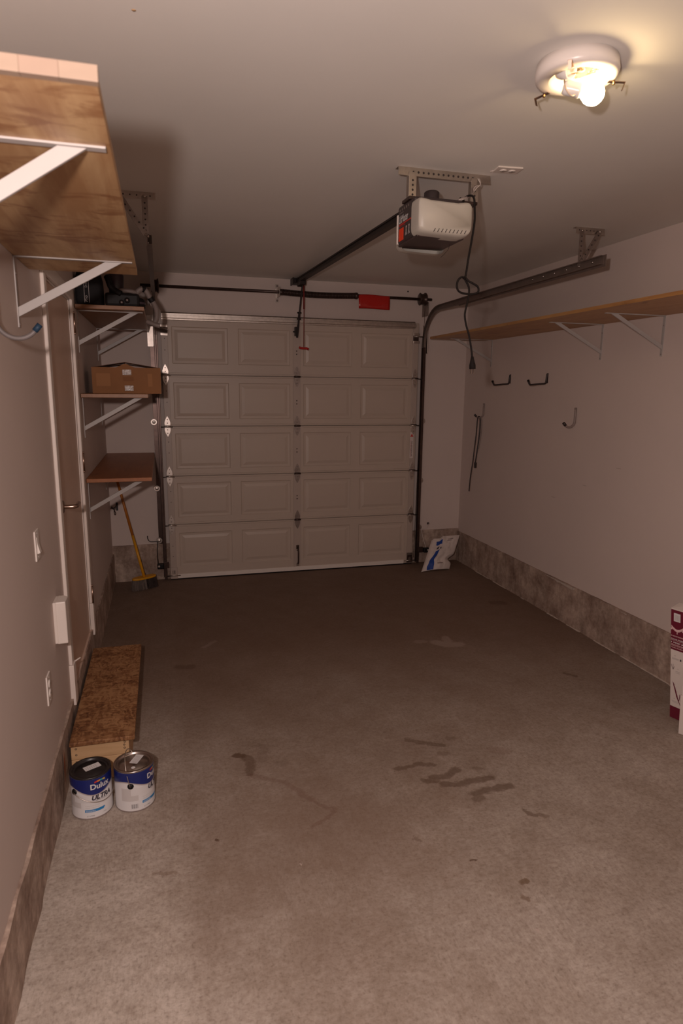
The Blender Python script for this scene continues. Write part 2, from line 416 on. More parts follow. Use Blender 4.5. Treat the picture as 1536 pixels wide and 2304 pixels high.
    for pts, r, s, key in STAINS:
        best = None
        for (ax, ay), (bx, by) in zip(pts, pts[1:]):
            ba = Vector((bx - ax, by - ay, 0)); q = max(ba.length_squared, 1e-8)
            pa = N(nt, 'ShaderNodeVectorMath', operation='SUBTRACT'); L(wp.outputs[0], pa.inputs[0]); pa.inputs[1].default_value = (ax, ay, 0)
            dt = N(nt, 'ShaderNodeVectorMath', operation='DOT_PRODUCT'); L(pa.outputs[0], dt.inputs[0]); dt.inputs[1].default_value = ba / q
            cl = N(nt, 'ShaderNodeClamp'); L(dt.outputs['Value'], cl.inputs[0])
            pr = N(nt, 'ShaderNodeVectorMath', operation='SCALE'); pr.inputs[0].default_value = ba; L(cl.outputs[0], pr.inputs['Scale'])
            ds = N(nt, 'ShaderNodeVectorMath', operation='DISTANCE'); L(pa.outputs[0], ds.inputs[0]); L(pr.outputs[0], ds.inputs[1])
            best = ds.outputs['Value'] if best is None else math('MINIMUM', best, ds.outputs['Value'])
        mk = rng(best, r * 1.25, r * 0.55, 0.0, s)
        acc[key] = mk if key not in acc else math('MAXIMUM', acc[key], mk)
    for key, mk in acc.items():
        col = mix(mk, col, KEY[key])
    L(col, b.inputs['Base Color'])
    b.inputs['Roughness'].default_value = 0.72
    b.inputs['Specular IOR Level'].default_value = 0.35
    hs = math('ADD', math('MULTIPLY', fmix.outputs[0], 0.6), math('MULTIPLY', pit.outputs[0], 0.4))
    bp = N(nt, 'ShaderNodeBump', Strength=0.35, Distance=0.003); L(hs, bp.inputs['Height']); L(bp.outputs[0], b.inputs['Normal'])
    return m
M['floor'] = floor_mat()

# ------------------------------------------------------------------ mesh helpers
class MB:
    """collects shapes (world coordinates) for ONE mesh object"""
    def __init__(s, T=None):
        s.v = []; s.f = []; s.sm = []; s.T = T
    def add(s, vs, fs, smooth=False):
        n = len(s.v)
        s.v += [tuple(s.T @ Vector(q)) if s.T else tuple(q) for q in vs]
        s.f += [tuple(i + n for i in f) for f in fs]
        s.sm += [smooth] * len(fs)
        return s
    def box(s, x0, x1, y0, y1, z0, z1):
        v = [(x0, y0, z0), (x1, y0, z0), (x1, y1, z0), (x0, y1, z0), (x0, y0, z1), (x1, y0, z1), (x1, y1, z1), (x0, y1, z1)]
        return s.add(v, [(3, 2, 1, 0), (4, 5, 6, 7), (0, 1, 5, 4), (1, 2, 6, 5), (2, 3, 7, 6), (3, 0, 4, 7)])
    def bar(s, a, b, w, t, up=(0, 0, 1)):
        """rectangular bar from a to b, w across (perp. to up), t along up"""
        a, b = Vector(a), Vector(b); d = (b - a).normalized(); u = Vector(up)
        sd = d.cross(u).normalized(); u = sd.cross(d).normalized()
        v = []
        for p in (a, b):
            for i, j in ((-1, -1), (1, -1), (1, 1), (-1, 1)):
                v.append(p + sd * (w / 2 * i) + u * (t / 2 * j))
        return s.add(v, [(3, 2, 1, 0), (4, 5, 6, 7), (0, 1, 5, 4), (1, 2, 6, 5), (2, 3, 7, 6), (3, 0, 4, 7)])
    def tube(s, pts, r, n=10, cap=True, radii=None, closed=False):
        pts = [Vector(p) for p in pts]; m = len(pts); vs = []; prev = None
        for i, p in enumerate(pts):
            if closed: d = pts[(i + 1) % m] - pts[i - 1]
            else: d = pts[min(i + 1, m - 1)] - pts[max(i - 1, 0)]
            d.normalize()
            if prev is None:
                u = d.cross(Vector((0, 0, 1)))
                if u.length < 1e-3: u = d.cross(Vector((1, 0, 0)))
            else:
                u = prev - d * prev.dot(d)
                if u.length < 1e-5: u = d.cross(Vector((1, 0, 0)))
            u.normalize(); prev = u; w_ = d.cross(u)
            rr = radii[i] if radii else r
            for k in range(n):
                a = 2 * pi * k / n
                vs.append(p + u * (cos(a) * rr) + w_ * (sin(a) * rr))
        fs = []
        for i in range(m if closed else m - 1):
            j = (i + 1) % m
            for k in range(n):
                fs.append((i * n + k, i * n + (k + 1) % n, j * n + (k + 1) % n, j * n + k))
        s.add(vs, fs, True)
        if cap and not closed:
            s.add(vs[:n], [tuple(range(n - 1, -1, -1))]); s.add(vs[-n:], [tuple(range(n))])
        return s
    def cyl(s, a, b, r, n=20): return s.tube([a, b], r, n)
    def lathe(s, prof, c, axis=(0, 0, 1), n=40, smooth=True):
        """profile [(radius, height)] turned about axis through c"""
        ax = Vector(axis).normalized(); u = ax.orthogonal().normalized(); w_ = ax.cross(u); c = Vector(c)
        vs = []; fs = []
        for r, h in prof:
            for k in range(n):
                a = 2 * pi * k / n
                vs.append(c + ax * h + u * (cos(a) * r) + w_ * (sin(a) * r))
        for i in range(len(prof) - 1):
            for k in range(n):
                fs.append((i * n + k, i * n + (k + 1) % n, (i + 1) * n + (k + 1) % n, (i + 1) * n + k))
        return s.add(vs, fs, smooth)
    def prism(s, poly, fn, t):
        """polygon [(a,b)] mapped by fn(a,b,h), extruded over h 0..t"""
        n = len(poly)
        vs = [fn(a, b, 0) for a, b in poly] + [fn(a, b, t) for a, b in poly]
        fs = [tuple(range(n - 1, -1, -1)), tuple(range(n, 2 * n))] + [(i, (i + 1) % n, n + (i + 1) % n, n + i) for i in range(n)]
        return s.add(vs, fs)
    def ball(s, c, r, sc=(1, 1, 1), n=16, m=10):
        vs = []; fs = []; c = Vector(c)
        for i in range(m + 1):
            th = pi * i / m
            for k in range(n):
                a = 2 * pi * k / n
                vs.append(c + Vector((r * sc[0] * sin(th) * cos(a), r * sc[1] * sin(th) * sin(a), r * sc[2] * cos(th))))
        for i in range(m):
            for k in range(n):
                fs.append((i * n + k, (i + 1) * n + k, (i + 1) * n + (k + 1) % n, i * n + (k + 1) % n))
        return s.add(vs, fs, True)

ORG = {}
def obj(name, mb, m, parent=None, bev=0.0, label=None, subsurf=0):
    vs = [Vector(v) for v in mb.v]
    lo = Vector([min(v[i] for v in vs) for i in range(3)]); hi = Vector([max(v[i] for v in vs) for i in range(3)])
    c = (lo + hi) / 2
    me = bpy.data.meshes.new(name)
    me.from_pydata([tuple(v - c) for v in vs], [], mb.f)
    me.polygons.foreach_set('use_smooth', mb.sm)
    me.materials.append(M[m] if isinstance(m, str) else m)
    bm = bmesh.new(); bm.from_mesh(me)
    bmesh.ops.remove_doubles(bm, verts=bm.verts, dist=1e-6)
    bmesh.ops.recalc_face_normals(bm, faces=bm.faces)
    bm.to_mesh(me); bm.free()
    o = bpy.data.objects.new(name, me)
    COL.objects.link(o)
    ORG[o] = c
    if parent is not None:
        o.parent = parent; o.location = c - ORG[parent]
    else:
        o.location = c
    if bev:
        md = o.modifiers.new('bevel', 'BEVEL'); md.width = bev; md.segments = 2; md.limit_method = 'ANGLE'; md.angle_limit = radians(40)
    if subsurf:
        md = o.modifiers.new('subsurf', 'SUBSURF'); md.levels = subsurf; md.render_levels = subsurf
    if label: o['label'] = label
    return o

def thing(name, label, cat, loc, group=None):
    o = bpy.data.objects.new(name, None)
    COL.objects.link(o)
    o.empty_display_size = 0.05
    o.location = loc; ORG[o] = Vector(loc)
    o['label'] = label; o['category'] = cat
    if group: o['group'] = group
    return o
def tag(o, label, cat, group=None):
    o['label'] = label; o['category'] = cat
    if group: o['group'] = group
    return o
def struct(o, label=None):
    o['kind'] = 'structure'
    if label: o['label'] = label
    return o
def sroot(name, label, loc):
    o = bpy.data.objects.new(name, None); COL.objects.link(o); o.empty_display_size = 0.05
    o.location = loc; ORG[o] = Vector(loc)
    o['kind'] = 'structure'; o['label'] = label
    return o

def text2d(body, size, align='LEFT', shear=0.0, bold=0.0, width=1.0):
    cu = bpy.data.curves.new('txt', 'FONT')
    cu.body = body; cu.size = size; cu.align_x = align; cu.shear = shear; cu.offset = bold; cu.resolution_u = 3
    t = bpy.data.objects.new('txt', cu); COL.objects.link(t)
    dg = bpy.context.evaluated_depsgraph_get(); dg.update()
    me = t.evaluated_get(dg).to_mesh()
    vs = [(v.co.x * width, v.co.y) for v in me.vertices]; fs = [tuple(p.vertices) for p in me.polygons]
    t.evaluated_get(dg).to_mesh_clear()
    bpy.data.objects.remove(t); bpy.data.curves.remove(cu)
    return vs, fs
def textmb(fn, *a, T=None, **k):
    vs, fs = text2d(*a, **k)
    return MB(T).add([fn(x, y) for x, y in vs], fs)

def rect(x0, x1, y0, y1): return [(x0, y0), (x1, y0), (x1, y1), (x0, y1)]
def arc(c, r, a0, a1, n, e1, e2):
    c = Vector(c); e1 = Vector(e1); e2 = Vector(e2)
    return [c + e1 * (r * cos(a0 + (a1 - a0) * i / n)) + e2 * (r * sin(a0 + (a1 - a0) * i / n)) for i in range(n + 1)]
def smooth_path(pts, k=6):
    P = [Vector(p) for p in pts]; out = []
    for i in range(len(P) - 1):
        p0, p1, p2, p3 = P[max(i - 1, 0)], P[i], P[i + 1], P[min(i + 2, len(P) - 1)]
        for j in range(k):
            t = j / k
            out.append(0.5 * ((2 * p1) + (p2 - p0) * t + (2 * p0 - 5 * p1 + 4 * p2 - p3) * t * t + (3 * p1 - p0 - 3 * p2 + p3) * t ** 3))
    out.append(P[-1]); return out

# ------------------------------------------------------------------ shell
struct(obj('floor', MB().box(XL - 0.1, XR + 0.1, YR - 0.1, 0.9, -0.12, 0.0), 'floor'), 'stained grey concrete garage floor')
struct(obj('ceiling', MB().box(XL - 0.1, XR + 0.1, YR - 0.1, 0.3, H, H + 0.1), 'ceiling'), 'painted drywall garage ceiling')
CLH, CRH, CBH = 0.272, 0.318, 0.345
# left wall has an opening for the entry door (y -2.78 .. -1.87, z .25 .. 2.30)
DY0, DY1, DZ0, DZ1 = -2.80, -1.885, 0.262, 2.305
wl = MB()
wl.box(XL - 0.12, XL, YR, DY0, CLH, H).box(XL - 0.12, XL, DY1, YB + 0.12, CLH, H).box(XL - 0.12, XL, DY0, DY1, DZ1, H)
struct(obj('wall_left', wl, 'wall'), 'off-white drywall on the left with the entry door')
struct(obj('wall_right', MB().box(XR, XR + 0.12, YR, YB + 0.12, CRH, H), 'wall'), 'off-white drywall on the right')
wb = MB()
wb.box(XL, 0.03, YB, YB + 0.12, CBH, H).box(W - 0.03, XR, YB, YB + 0.12, CBH, H).box(0.03, W - 0.03, YB, YB + 0.12, 2.40, H)
struct(obj('wall_back', wb, 'wall'), 'off-white drywall around the garage door')
struct(obj('wall_rear', MB().box(XL - 0.12, XR + 0.12, YR - 0.12, YR, 0, H), 'wall'), 'wall behind the camera')

def rough_curb(name, x0, x1, y0, y1, z1, face, label, jag=0.006):
    """concrete footing: broken, slightly uneven upper edge and face; face = axis/sign that looks into the room"""
    mb = MB()
    ax, sg = face
    L_ = (y1 - y0) if ax == 0 else (x1 - x0)
    n = max(6, int(L_ / 0.05)); m = 5
    vs = []; fs = []
    for i in range(n + 1):
        for j in range(m + 1):
            t = i / n; z = z1 * j / m
            a = (y0 + (y1 - y0) * t) if ax == 0 else (x0 + (x1 - x0) * t)
            d = jag * noise.noise(Vector((a * 6, z * 9, 3.1 * sg))) + 0.4 * jag * noise.noise(Vector((a * 23, z * 23, 1)))
            if j == m: z += jag * 0.8 * noise.noise(Vector((a * 9, 7.7, sg))); d -= 0.001
            f = (x1 if sg > 0 else x0) if ax == 0 else (y1 if sg > 0 else y0)
            f += sg * d
            vs.append((f, a, z) if ax == 0 else (a, f, z))
    for i in range(n):
        for j in range(m):
            fs.append((i * (m + 1) + j, (i + 1) * (m + 1) + j, (i + 1) * (m + 1) + j + 1, i * (m + 1) + j + 1))
    k = len(vs)
    back = (x0 if sg > 0 else x1) if ax == 0 else (y0 if sg > 0 else y1)
    for i in range(n + 1):
        v = vs[i * (m + 1) + m]
        vs.append((back, v[1], v[2]) if ax == 0 else (v[0], back, v[2]))
    for i in range(n):
        fs.append((i * (m + 1) + m, (i + 1) * (m + 1) + m, k + i + 1, k + i))
    mb.add(vs, fs, False)
    o = obj(name, mb, 'curb'); struct(o, label)
    return o
bl = rough_curb('baseboard_left', XL - 0.12, XL + 0.012, YR, YB + 0.1, CLH, (0, 1), 'bare concrete curb under the left wall')
br = rough_curb('baseboard_right', XR - 0.016, XR + 0.12, YR, YB + 0.1, CRH, (0, -1), 'bare concrete curb under the right wall')
rough_curb('baseboard_back', XL, 0.03, YB - 0.012, YB + 0.12, CBH, (1, -1), 'bare concrete curb left of the garage door')
rough_curb('baseboard_back', W - 0.03, XR, YB - 0.012, YB + 0.12, CBH, (1, -1), 'bare concrete curb right of the garage door')
# white caulk line and paint smears at the right curb, orange spray mark on the left curb
cm = MB()
segs = [(-0.42, -0.70), (-0.78, -1.02), (-1.28, -1.33), (-1.68, -1.84), (-1.95, -2.12), (-2.28, -2.52), (-2.57, -3.28)]
for k, (a, b_) in enumerate(segs):
    n = 10; vs = []; fs = []
    for i in range(n + 1):
        y = a + (b_ - a) * i / n
        wd = 0.008 + 0.016 * abs(noise.noise(Vector((y * 7, k, 0)))) * (0.3 if i in (0, n) else 1)
        vs += [(XR - 0.018 - wd, y, 0.002), (XR - 0.010, y, 0.006), (XR - 0.012, y, 0.010 + wd * 0.6)]
    for i in range(n):
        for j in range(2): fs.append((i * 3 + j, (i + 1) * 3 + j, (i + 1) * 3 + j + 1, i * 3 + j + 1))
    mk = MB().add(vs, fs); obj('caulk_smear', mk, 'whitemark', br)
for y0_, y1_, z0_, z1_ in ((-1.62, -2.03, 0.285, 0.322), (-2.50, -2.60, 0.302, 0.318)):
    n = 12; vs = []; fs = []
    for i in range(n + 1):
        t = i / n; y = y0_ + (y1_ - y0_) * t
        lo = z1_ - (z1_ - z0_) * (0.25 + 0.75 * t) * (0.75 + 0.5 * noise.noise(Vector((y * 22, 1, 1)))) * (0.15 if i in (0, n) else 1)
        vs += [(XR - 0.0245, y, lo), (XR - 0.0245, y, z1_ - 0.004)]
    for i in range(n): fs.append((i * 2, i * 2 + 2, i * 2 + 3, i * 2 + 1))
    obj('paint_smear', MB().add(vs, fs), 'whitemark', br)
vs = []; fs = []
for i in range(9):
    t = i / 8; z = 0.09 + 0.15 * t; y = -3.285 + 0.012 * t
    wd = 0.016 * (1 - abs(2 * t - 1)) + 0.003
    vs += [(XL + 0.0185, y - wd, z), (XL + 0.0185, y + wd, z)]
for i in range(8): fs.append((i * 2, i * 2 + 1, i * 2 + 3, i * 2 + 2))
obj('spray_mark', MB().add(vs, fs), 'orangemark', bl)
# nail pops and marks on walls
def pock(parent, p, nrm, r, m='hookblack'):
    obj('nail_hole', MB().lathe([(0.0, 0.0012), (r, 0.0008), (r, -0.001)], p, nrm, 8), m, parent)
wR = bpy.data.objects['wall_right']; wB = bpy.data.objects['wall_back']; cE = bpy.data.objects['ceiling']
pock(wB, (2.335, YB, 2.735), (0, -1, 0), 0.008)
pock(cE, (-0.049, -4.03, H), (0, 0, -1), 0.006, 'edgep')
for y, z in ((-2.00, 1.11), (-2.35, 1.28), (-1.62, 0.96)):
    obj('scuff_mark', MB().box(XR - 0.0012, XR + 0.001, y - 0.025, y + 0.025, z - 0.002, z + 0.002), mat('scuff_grey', (0.50, 0.40, 0.36), 0.8), wR)

# ------------------------------------------------------------------ garage door
gd = sroot('door_1', 'closed cream sectional overhead garage door with raised panels', (W / 2, 0, 0))
gd['category'] = 'garage door'
SZ = [(0.012, 0.533), (0.533, 0.990), (0.990, 1.447), (1.447, 1.905), (1.905, 2.438)]
PX = [(0.088, 0.583), (0.675, 1.156), (1.284, 1.762), (1.852, 2.350)]
PZ = [(0.125, 0.452), (0.600, 0.925), (1.055, 1.382), (1.512, 1.840), (2.004, 2.326)]
def panel_mesh(w_, h_):
    vs = []; fs = []
    for ins, d in ((0, 0.0), (0.007, 0.006), (0.026, 0.0072), (0.052, 0.001), (0.058, 0.001)):
        vs += [(-w_ / 2 + ins, d, -h_ / 2 + ins), (w_ / 2 - ins, d, -h_ / 2 + ins), (w_ / 2 - ins, d, h_ / 2 - ins), (-w_ / 2 + ins, d, h_ / 2 - ins)]
    for r in range(4):
        for k in range(4):
            fs.append((r * 4 + k, r * 4 + (k + 1) % 4, r * 4 + 4 + (k + 1) % 4, r * 4 + 4 + k))
    fs.append((16, 17, 18, 19))
    return vs, fs
hinge_z = [0.533, 0.990, 1.447, 1.905]
for si, ((z0, z1), (pz0, pz1)) in enumerate(zip(SZ, PZ)):
    mb = MB()
    g = 0.0016
    xs = [0.0] + [v for p in PX for v in p] + [W]; zs = [z0 + g, pz0, pz1, z1 - g]
    for i in range(len(xs) - 1):
        for j in range(3):
            if j == 1 and i % 2 == 1: continue
            mb.add([(xs[i], 0, zs[j]), (xs[i + 1], 0, zs[j]), (xs[i + 1], 0, zs[j + 1]), (xs[i], 0, zs[j + 1])], [(0, 1, 2, 3)])
    # returns and outer skin
    mb.add([(0, 0, z0 + g), (W, 0, z0 + g), (W, 0.044, z0 + g), (0, 0.044, z0 + g), (0, 0, z1 - g), (W, 0, z1 - g), (W, 0.044, z1 - g), (0, 0.044, z1 - g)],
           [(0, 1, 2, 3), (4, 5, 6, 7), (1, 2, 6, 5), (0, 3, 7, 4), (3, 2, 6, 7)])
    sec = obj('door_section', mb, 'gdoor', gd)
    # rolled lip ribs along the meeting rails
    if si > 0: obj('rail_lip', MB().box(0.06, W - 0.06, -0.009, 0.004, z0 + 0.005, z0 + 0.020), 'gdoor', sec, 0.003)
    if si < 4: obj('rail_lip', MB().box(0.06, W - 0.06, -0.007, 0.004, z1 - 0.018, z1 - 0.004), 'gdoor', sec, 0.003)
    for (a, b_) in PX:
        vs, fs = panel_mesh(b_ - a, pz1 - pz0)
        obj('raised_panel', MB().add([((a + b_) / 2 + x, y, (pz0 + pz1) / 2 + z) for x, y, z in vs], fs), 'gdoor', sec)
    for xa, xb in ((0.0, 0.056), (1.184, 1.256), (W - 0.058, W)):
        st = MB()
        za, zb = z0 + 0.006, z1 - 0.006
        st.box(xa, xb, -0.007, 0.002, za, zb)
        obj('stile', st, 'stile', sec, 0.002)
        if xa > 1 and xa < 2:
            for zz in (za + 0.2, za + 0.23): obj('screw', MB().lathe([(0, 0.002), (0.006, 0.001), (0.006, -0.001)], (1.218, -0.007, zz), (0, -1, 0), 8), 'hookblack', sec)
        if xa == 0:
            for zz in (za + 0.21, za + 0.31): obj('screw', MB().lathe([(0, 0.002), (0.005, 0.001), (0.005, -0.001)], (0.028, -0.007, zz), (0, -1, 0), 8), 'hookgrey', sec)
obj('bottom_seal', MB().box(0.0, W, -0.004, 0.05, 0.0, 0.012), 'rubber', gd, 0.002)
obj('bottom_rail', MB().box(0.054, W - 0.09, -0.010, 0.002, 0.012, 0.052), 'whitep', gd, 0.003)
# leaf-shaped hinges at every joint, on both edges and the middle stile
def leafpoly(sg, wd=0.058, h=0.082):
    pts = []
    n = 10
    for i in range(n + 1):
        t = i / n
        hw = wd / 2 * (1 - t ** 1.8) ** 0.85 if t < 1 else 0.0
        hw = max(hw, 0.006 if t < 1 else 0.003)
        if t < 0.25: hw *= 0.82 + 0.72 * t
        pts.append((hw, t * h))
    poly = [(x, sg * z) for x, z in pts] + [(-x, sg * z) for x, z in reversed(pts)]
    return poly
def hinge(x, z, kind):
    m = 'galv' if kind != 'mid' else 'galvdull'
    hroot = obj('hinge', MB().cyl((x - 0.031, -0.021, z), (x + 0.031, -0.021, z), 0.0075, 12).box(x - 0.028, x + 0.028, -0.020, -0.006, z - 0.008, z + 0.008), 'track' if kind != 'left' else 'galv', gd)
    for sg in (1, -1):
        p = leafpoly(sg)
        leaf = obj('hinge_leaf', MB().prism(p, lambda a, b_, h: (x + a, -0.0115 - 0.0028 * h, z + sg * 0.010 + b_), 1.0), m, hroot, 0.0008)
        for zz in (0.020, 0.052):
            obj('bolt', MB().lathe([(0, 0.004), (0.004, 0.0035), (0.005, 0)], (x, -0.0143, z + sg * (0.010 + zz)), (0, -1, 0), 8), 'hookgrey', hroot)
    if kind == 'left': obj('roller_stem', MB().cyl((x - 0.075, -0.024, z - 0.004), (x + 0.045, -0.024, z - 0.004), 0.005, 10), 'galv', hroot)
    if kind == 'right': obj('roller_stem', MB().cyl((x - 0.045, -0.024, z - 0.004), (x + 0.070, -0.024, z - 0.004), 0.005, 10), 'galv', hroot)
    return hroot
for z in hinge_z:
    hinge(0.024, z, 'left'); hinge(1.220, z, 'mid'); hinge(W - 0.030, z, 'right')
# top and bottom corner fixtures
for x, sg in ((0.028, -1), (W - 0.030, 1)):
    for z in (2.255, 2.325):
        obj('top_fixture', MB().box(x - 0.034, x + 0.030, -0.030, -0.008, z - 0.012, z + 0.012), 'galv', gd, 0.002)
    obj('top_fixture_plate', MB().box(x - 0.030, x + 0.026, -0.014, -0.007, 2.262, 2.318), 'darkmetal', gd, 0.002)
    obj('roller_stem', MB().cyl((x - 0.05 + 0.02 * sg, -0.026, 2.306), (x + 0.05 + 0.02 * sg, -0.026, 2.306), 0.005, 10), 'galv', gd)
    fx = obj('bottom_fixture', MB().box(x - 0.030, x + 0.034, -0.018, -0.007, 0.012, 0.125), 'stile' if sg < 0 else 'galvdull', gd, 0.002)
    obj('roller_stem', MB().cyl((x - 0.06, -0.026, 0.045), (x + 0.06, -0.026, 0.045), 0.005, 10), 'galv', fx)
    # stamped emblem on the bracket: a small star shape in a dark square
    if sg > 0:
        obj('stamped_plate', MB().box(x - 0.026, x + 0.026, -0.0205, -0.0175, 0.030, 0.100), 'darkmetal', fx)
        star = []
        for k in range(16):
            r = 0.020 if k % 2 == 0 else 0.011
            star.append((r * cos(k * pi / 8), r * sin(k * pi / 8)))
        obj('stamped_star', MB().prism(star, lambda a, b_, h: (x + a, -0.0205 - h, 0.065 + b_), 0.0015), 'galv', fx)
    else:
        for k in range(3): obj('stamped_line', MB().box(x - 0.012 + 0.010 * k, x - 0.008 + 0.010 * k, -0.0195, -0.0175, 0.06, 0.095), 'hookblack', fx)
# stiffening strut across the top
sp = MB()
prof = [(0.0, 2.378), (-0.020, 2.380), (-0.020, 2.392), (-0.048, 2.394), (-0.048, 2.416), (-0.020, 2.418), (-0.020, 2.436), (-0.012, 2.446), (0.0, 2.446)]
n = len(prof)
sp.add([(0.006, y, z) for y, z in prof] + [(W - 0.045, y, z) for y, z in prof],
       [(i, (i + 1) % n, n + (i + 1) % n, n + i) for i in range(n)] + [tuple(range(n)), tuple(range(2 * n - 1, n - 1, -1))])
obj('top_strut', sp, 'galv', gd, 0.001)
# lift handle, low on the middle stile
lh = obj('lift_handle', MB().tube(smooth_path([(1.222, -0.010, 0.245), (1.222, -0.045, 0.225), (1.222, -0.048, 0.16), (1.222, -0.043, 0.10), (1.222, -0.010, 0.085)], 5), 0.008, 10), 'darkmetal', gd)
obj('handle_foot', MB().box(1.208, 1.236, -0.014, -0.006, 0.232, 0.272), 'darkmetal', lh, 0.002)
obj('handle_foot', MB().box(1.208, 1.236, -0.014, -0.006, 0.060, 0.092), 'galv', lh, 0.002)
# faded warning strip on the right stile
wsx = W - 0.046
ws = obj('warning_strip', MB().box(wsx - 0.014, wsx + 0.022, -0.0085, -0.0065, 1.115, 1.375), 'paper', gd)
ws['label'] = 'faded vertical warning sticker on the right stile'
tri = [(-0.017, -0.014), (0.017, -0.014), (0, 0.016)]
obj('warning_triangle', MB().prism(tri, lambda a, b_, h: (wsx + 0.004 + a, -0.0088 - h, 1.345 + b_), 0.0006), 'redp', ws)
obj('warning_lettering', textmb(lambda a, b_: (wsx + 0.012 - b_, -0.0092, 1.13 + a), 'WARNING', 0.022, bold=0.0006, width=1.5), 'hookgrey', ws)
obj('warning_lettering', textmb(lambda a, b_: (wsx + 0.000 - b_ * 0.8, -0.0092, 1.13 + a), 'HIGH SPRING TENSION', 0.013, width=1.2), 'redp', ws)

# ------------------------------------------------------------------ tracks
def c_track(mb, path_fn, pts, w_=0.050, d=0.024, lip=0.006, t=0.0022, inward=1):
    """C-shaped rail swept along pts (in the y-z plane at x); open side toward the door"""
    prof = [(0, -w_ / 2), (d, -w_ / 2), (d, -w_ / 2 + lip), (d - t, -w_ / 2 + lip), (d - t, -w_ / 2 + t), (t, -w_ / 2 + t), (t, w_ / 2 - t), (d - t, w_ / 2 - t), (d - t, w_ / 2 - lip), (d, w_ / 2 - lip), (d, w_ / 2), (0, w_ / 2)]
    P = [Vector(p) for p in pts]; m = len(P); n = len(prof); vs = []; fs = []
    for i, p in enumerate(P):
        dr = (P[min(i + 1, m - 1)] - P[max(i - 1, 0)]).normalized()
        nn = Vector((0, -dr.z, dr.y))
        for a, b_ in prof:
            vs.append(p + Vector((inward * a, 0, 0)) + nn * b_)
    for i in range(m - 1):
        for k in range(n):
            fs.append((i * n + k, i * n + (k + 1) % n, (i + 1) * n + (k + 1) % n, (i + 1) * n + k))
    fs += [tuple(range(n)), tuple(range(m * n - 1, (m - 1) * n - 1, -1))]
    mb.add(vs, fs); return mb
def track(x, inward, label, hz):
    T = thing('door_track', label, 'door track', (x, -0.03, 0))
    R_ = 0.34
    yv = -0.028
    vert = [(x, yv, 0.02), (x, yv, 0.8), (x, yv, 1.6), (x, yv, 2.205)]
    obj('vertical_rail', c_track(MB(), None, vert, inward=inward), 'track', T)
    cur = []
    for i in range(13):
        a = (pi / 2) * i / 12
        cur.append((x, yv - R_ * (1 - cos(a)), 2.205 + R_ * sin(a)))
    obj('curved_rail', c_track(MB(), None, cur, inward=inward), 'railgrey', T)
    zz = 2.205 + R_
    hor = [(x, yv - R_, zz), (x, -1.5, zz + 0.004), (x, hz, zz + 0.008)]
    obj('horizontal_rail', c_track(MB(), None, hor, inward=inward), 'railgrey', T)
    # stiffening angle along the horizontal rail with bolt heads
    o_ = -inward
    an = MB().box(x + 0.002 * o_ - 0.002, x + 0.002 * o_ + 0.002, hz - 0.02, -0.75, zz - 0.030, zz + 0.036)
    obj('rail_angle', an, 'railgrey', T, 0.001)
    for k in range(6):
        obj('bolt', MB().lathe([(0, 0.006), (0.006, 0.005), (0.007, 0)], (x + 0.004 * inward * -1 + 0.006 * inward, hz + 0.10 + 0.13 * k, zz + 0.012), (inward, 0, 0), 8), 'galv', T)
    # flag angle at the bend and jamb brackets down the side
    fa = MB().box(x + o_ * 0.008 - 0.002, x + o_ * 0.008 + 0.002, -0.075, YB, 2.15, 2.42).box(min(x + o_ * 0.008, x + o_ * 0.060), max(x + o_ * 0.008, x + o_ * 0.060), YB - 0.006, YB, 2.15, 2.42)
    obj('flag_bracket', fa, 'galv', T, 0.001)
    ang = MB().box(min(x, x + o_ * 0.04), max(x, x + o_ * 0.04), YB - 0.004, YB, 0.03, 2.15).box(x + o_ * 0.004 - 0.002, x + o_ * 0.004 + 0.002, -0.006, YB, 0.03, 2.15)
    obj('wall_angle', ang, 'track', T, 0.001)
    for z in (1.484, 0.874, 0.378):
        bb = obj('jamb_bracket', MB().lathe([(0, 0.005), (0.027, 0.005), (0.029, 0.002), (0.029, 0.0)], (x + o_ * 0.036, YB - 0.004, z), (0, -1, 0), 20, False), 'galv', T)
        obj('lag_bolt', MB().lathe([(0, 0.014), (0.012, 0.012), (0.013, 0.004), (0.016, 0.003), (0.016, 0)], (x + o_ * 0.036, YB - 0.009, z), (0, -1, 0), 14, False), 'galv', bb)
    return T
TL = track(-0.058, 1, 'dark steel left door track, partly behind the wall shelves', -2.36)
TR = track(W + 0.058, -1, 'dark steel right door track curving up toward the ceiling', -2.66)

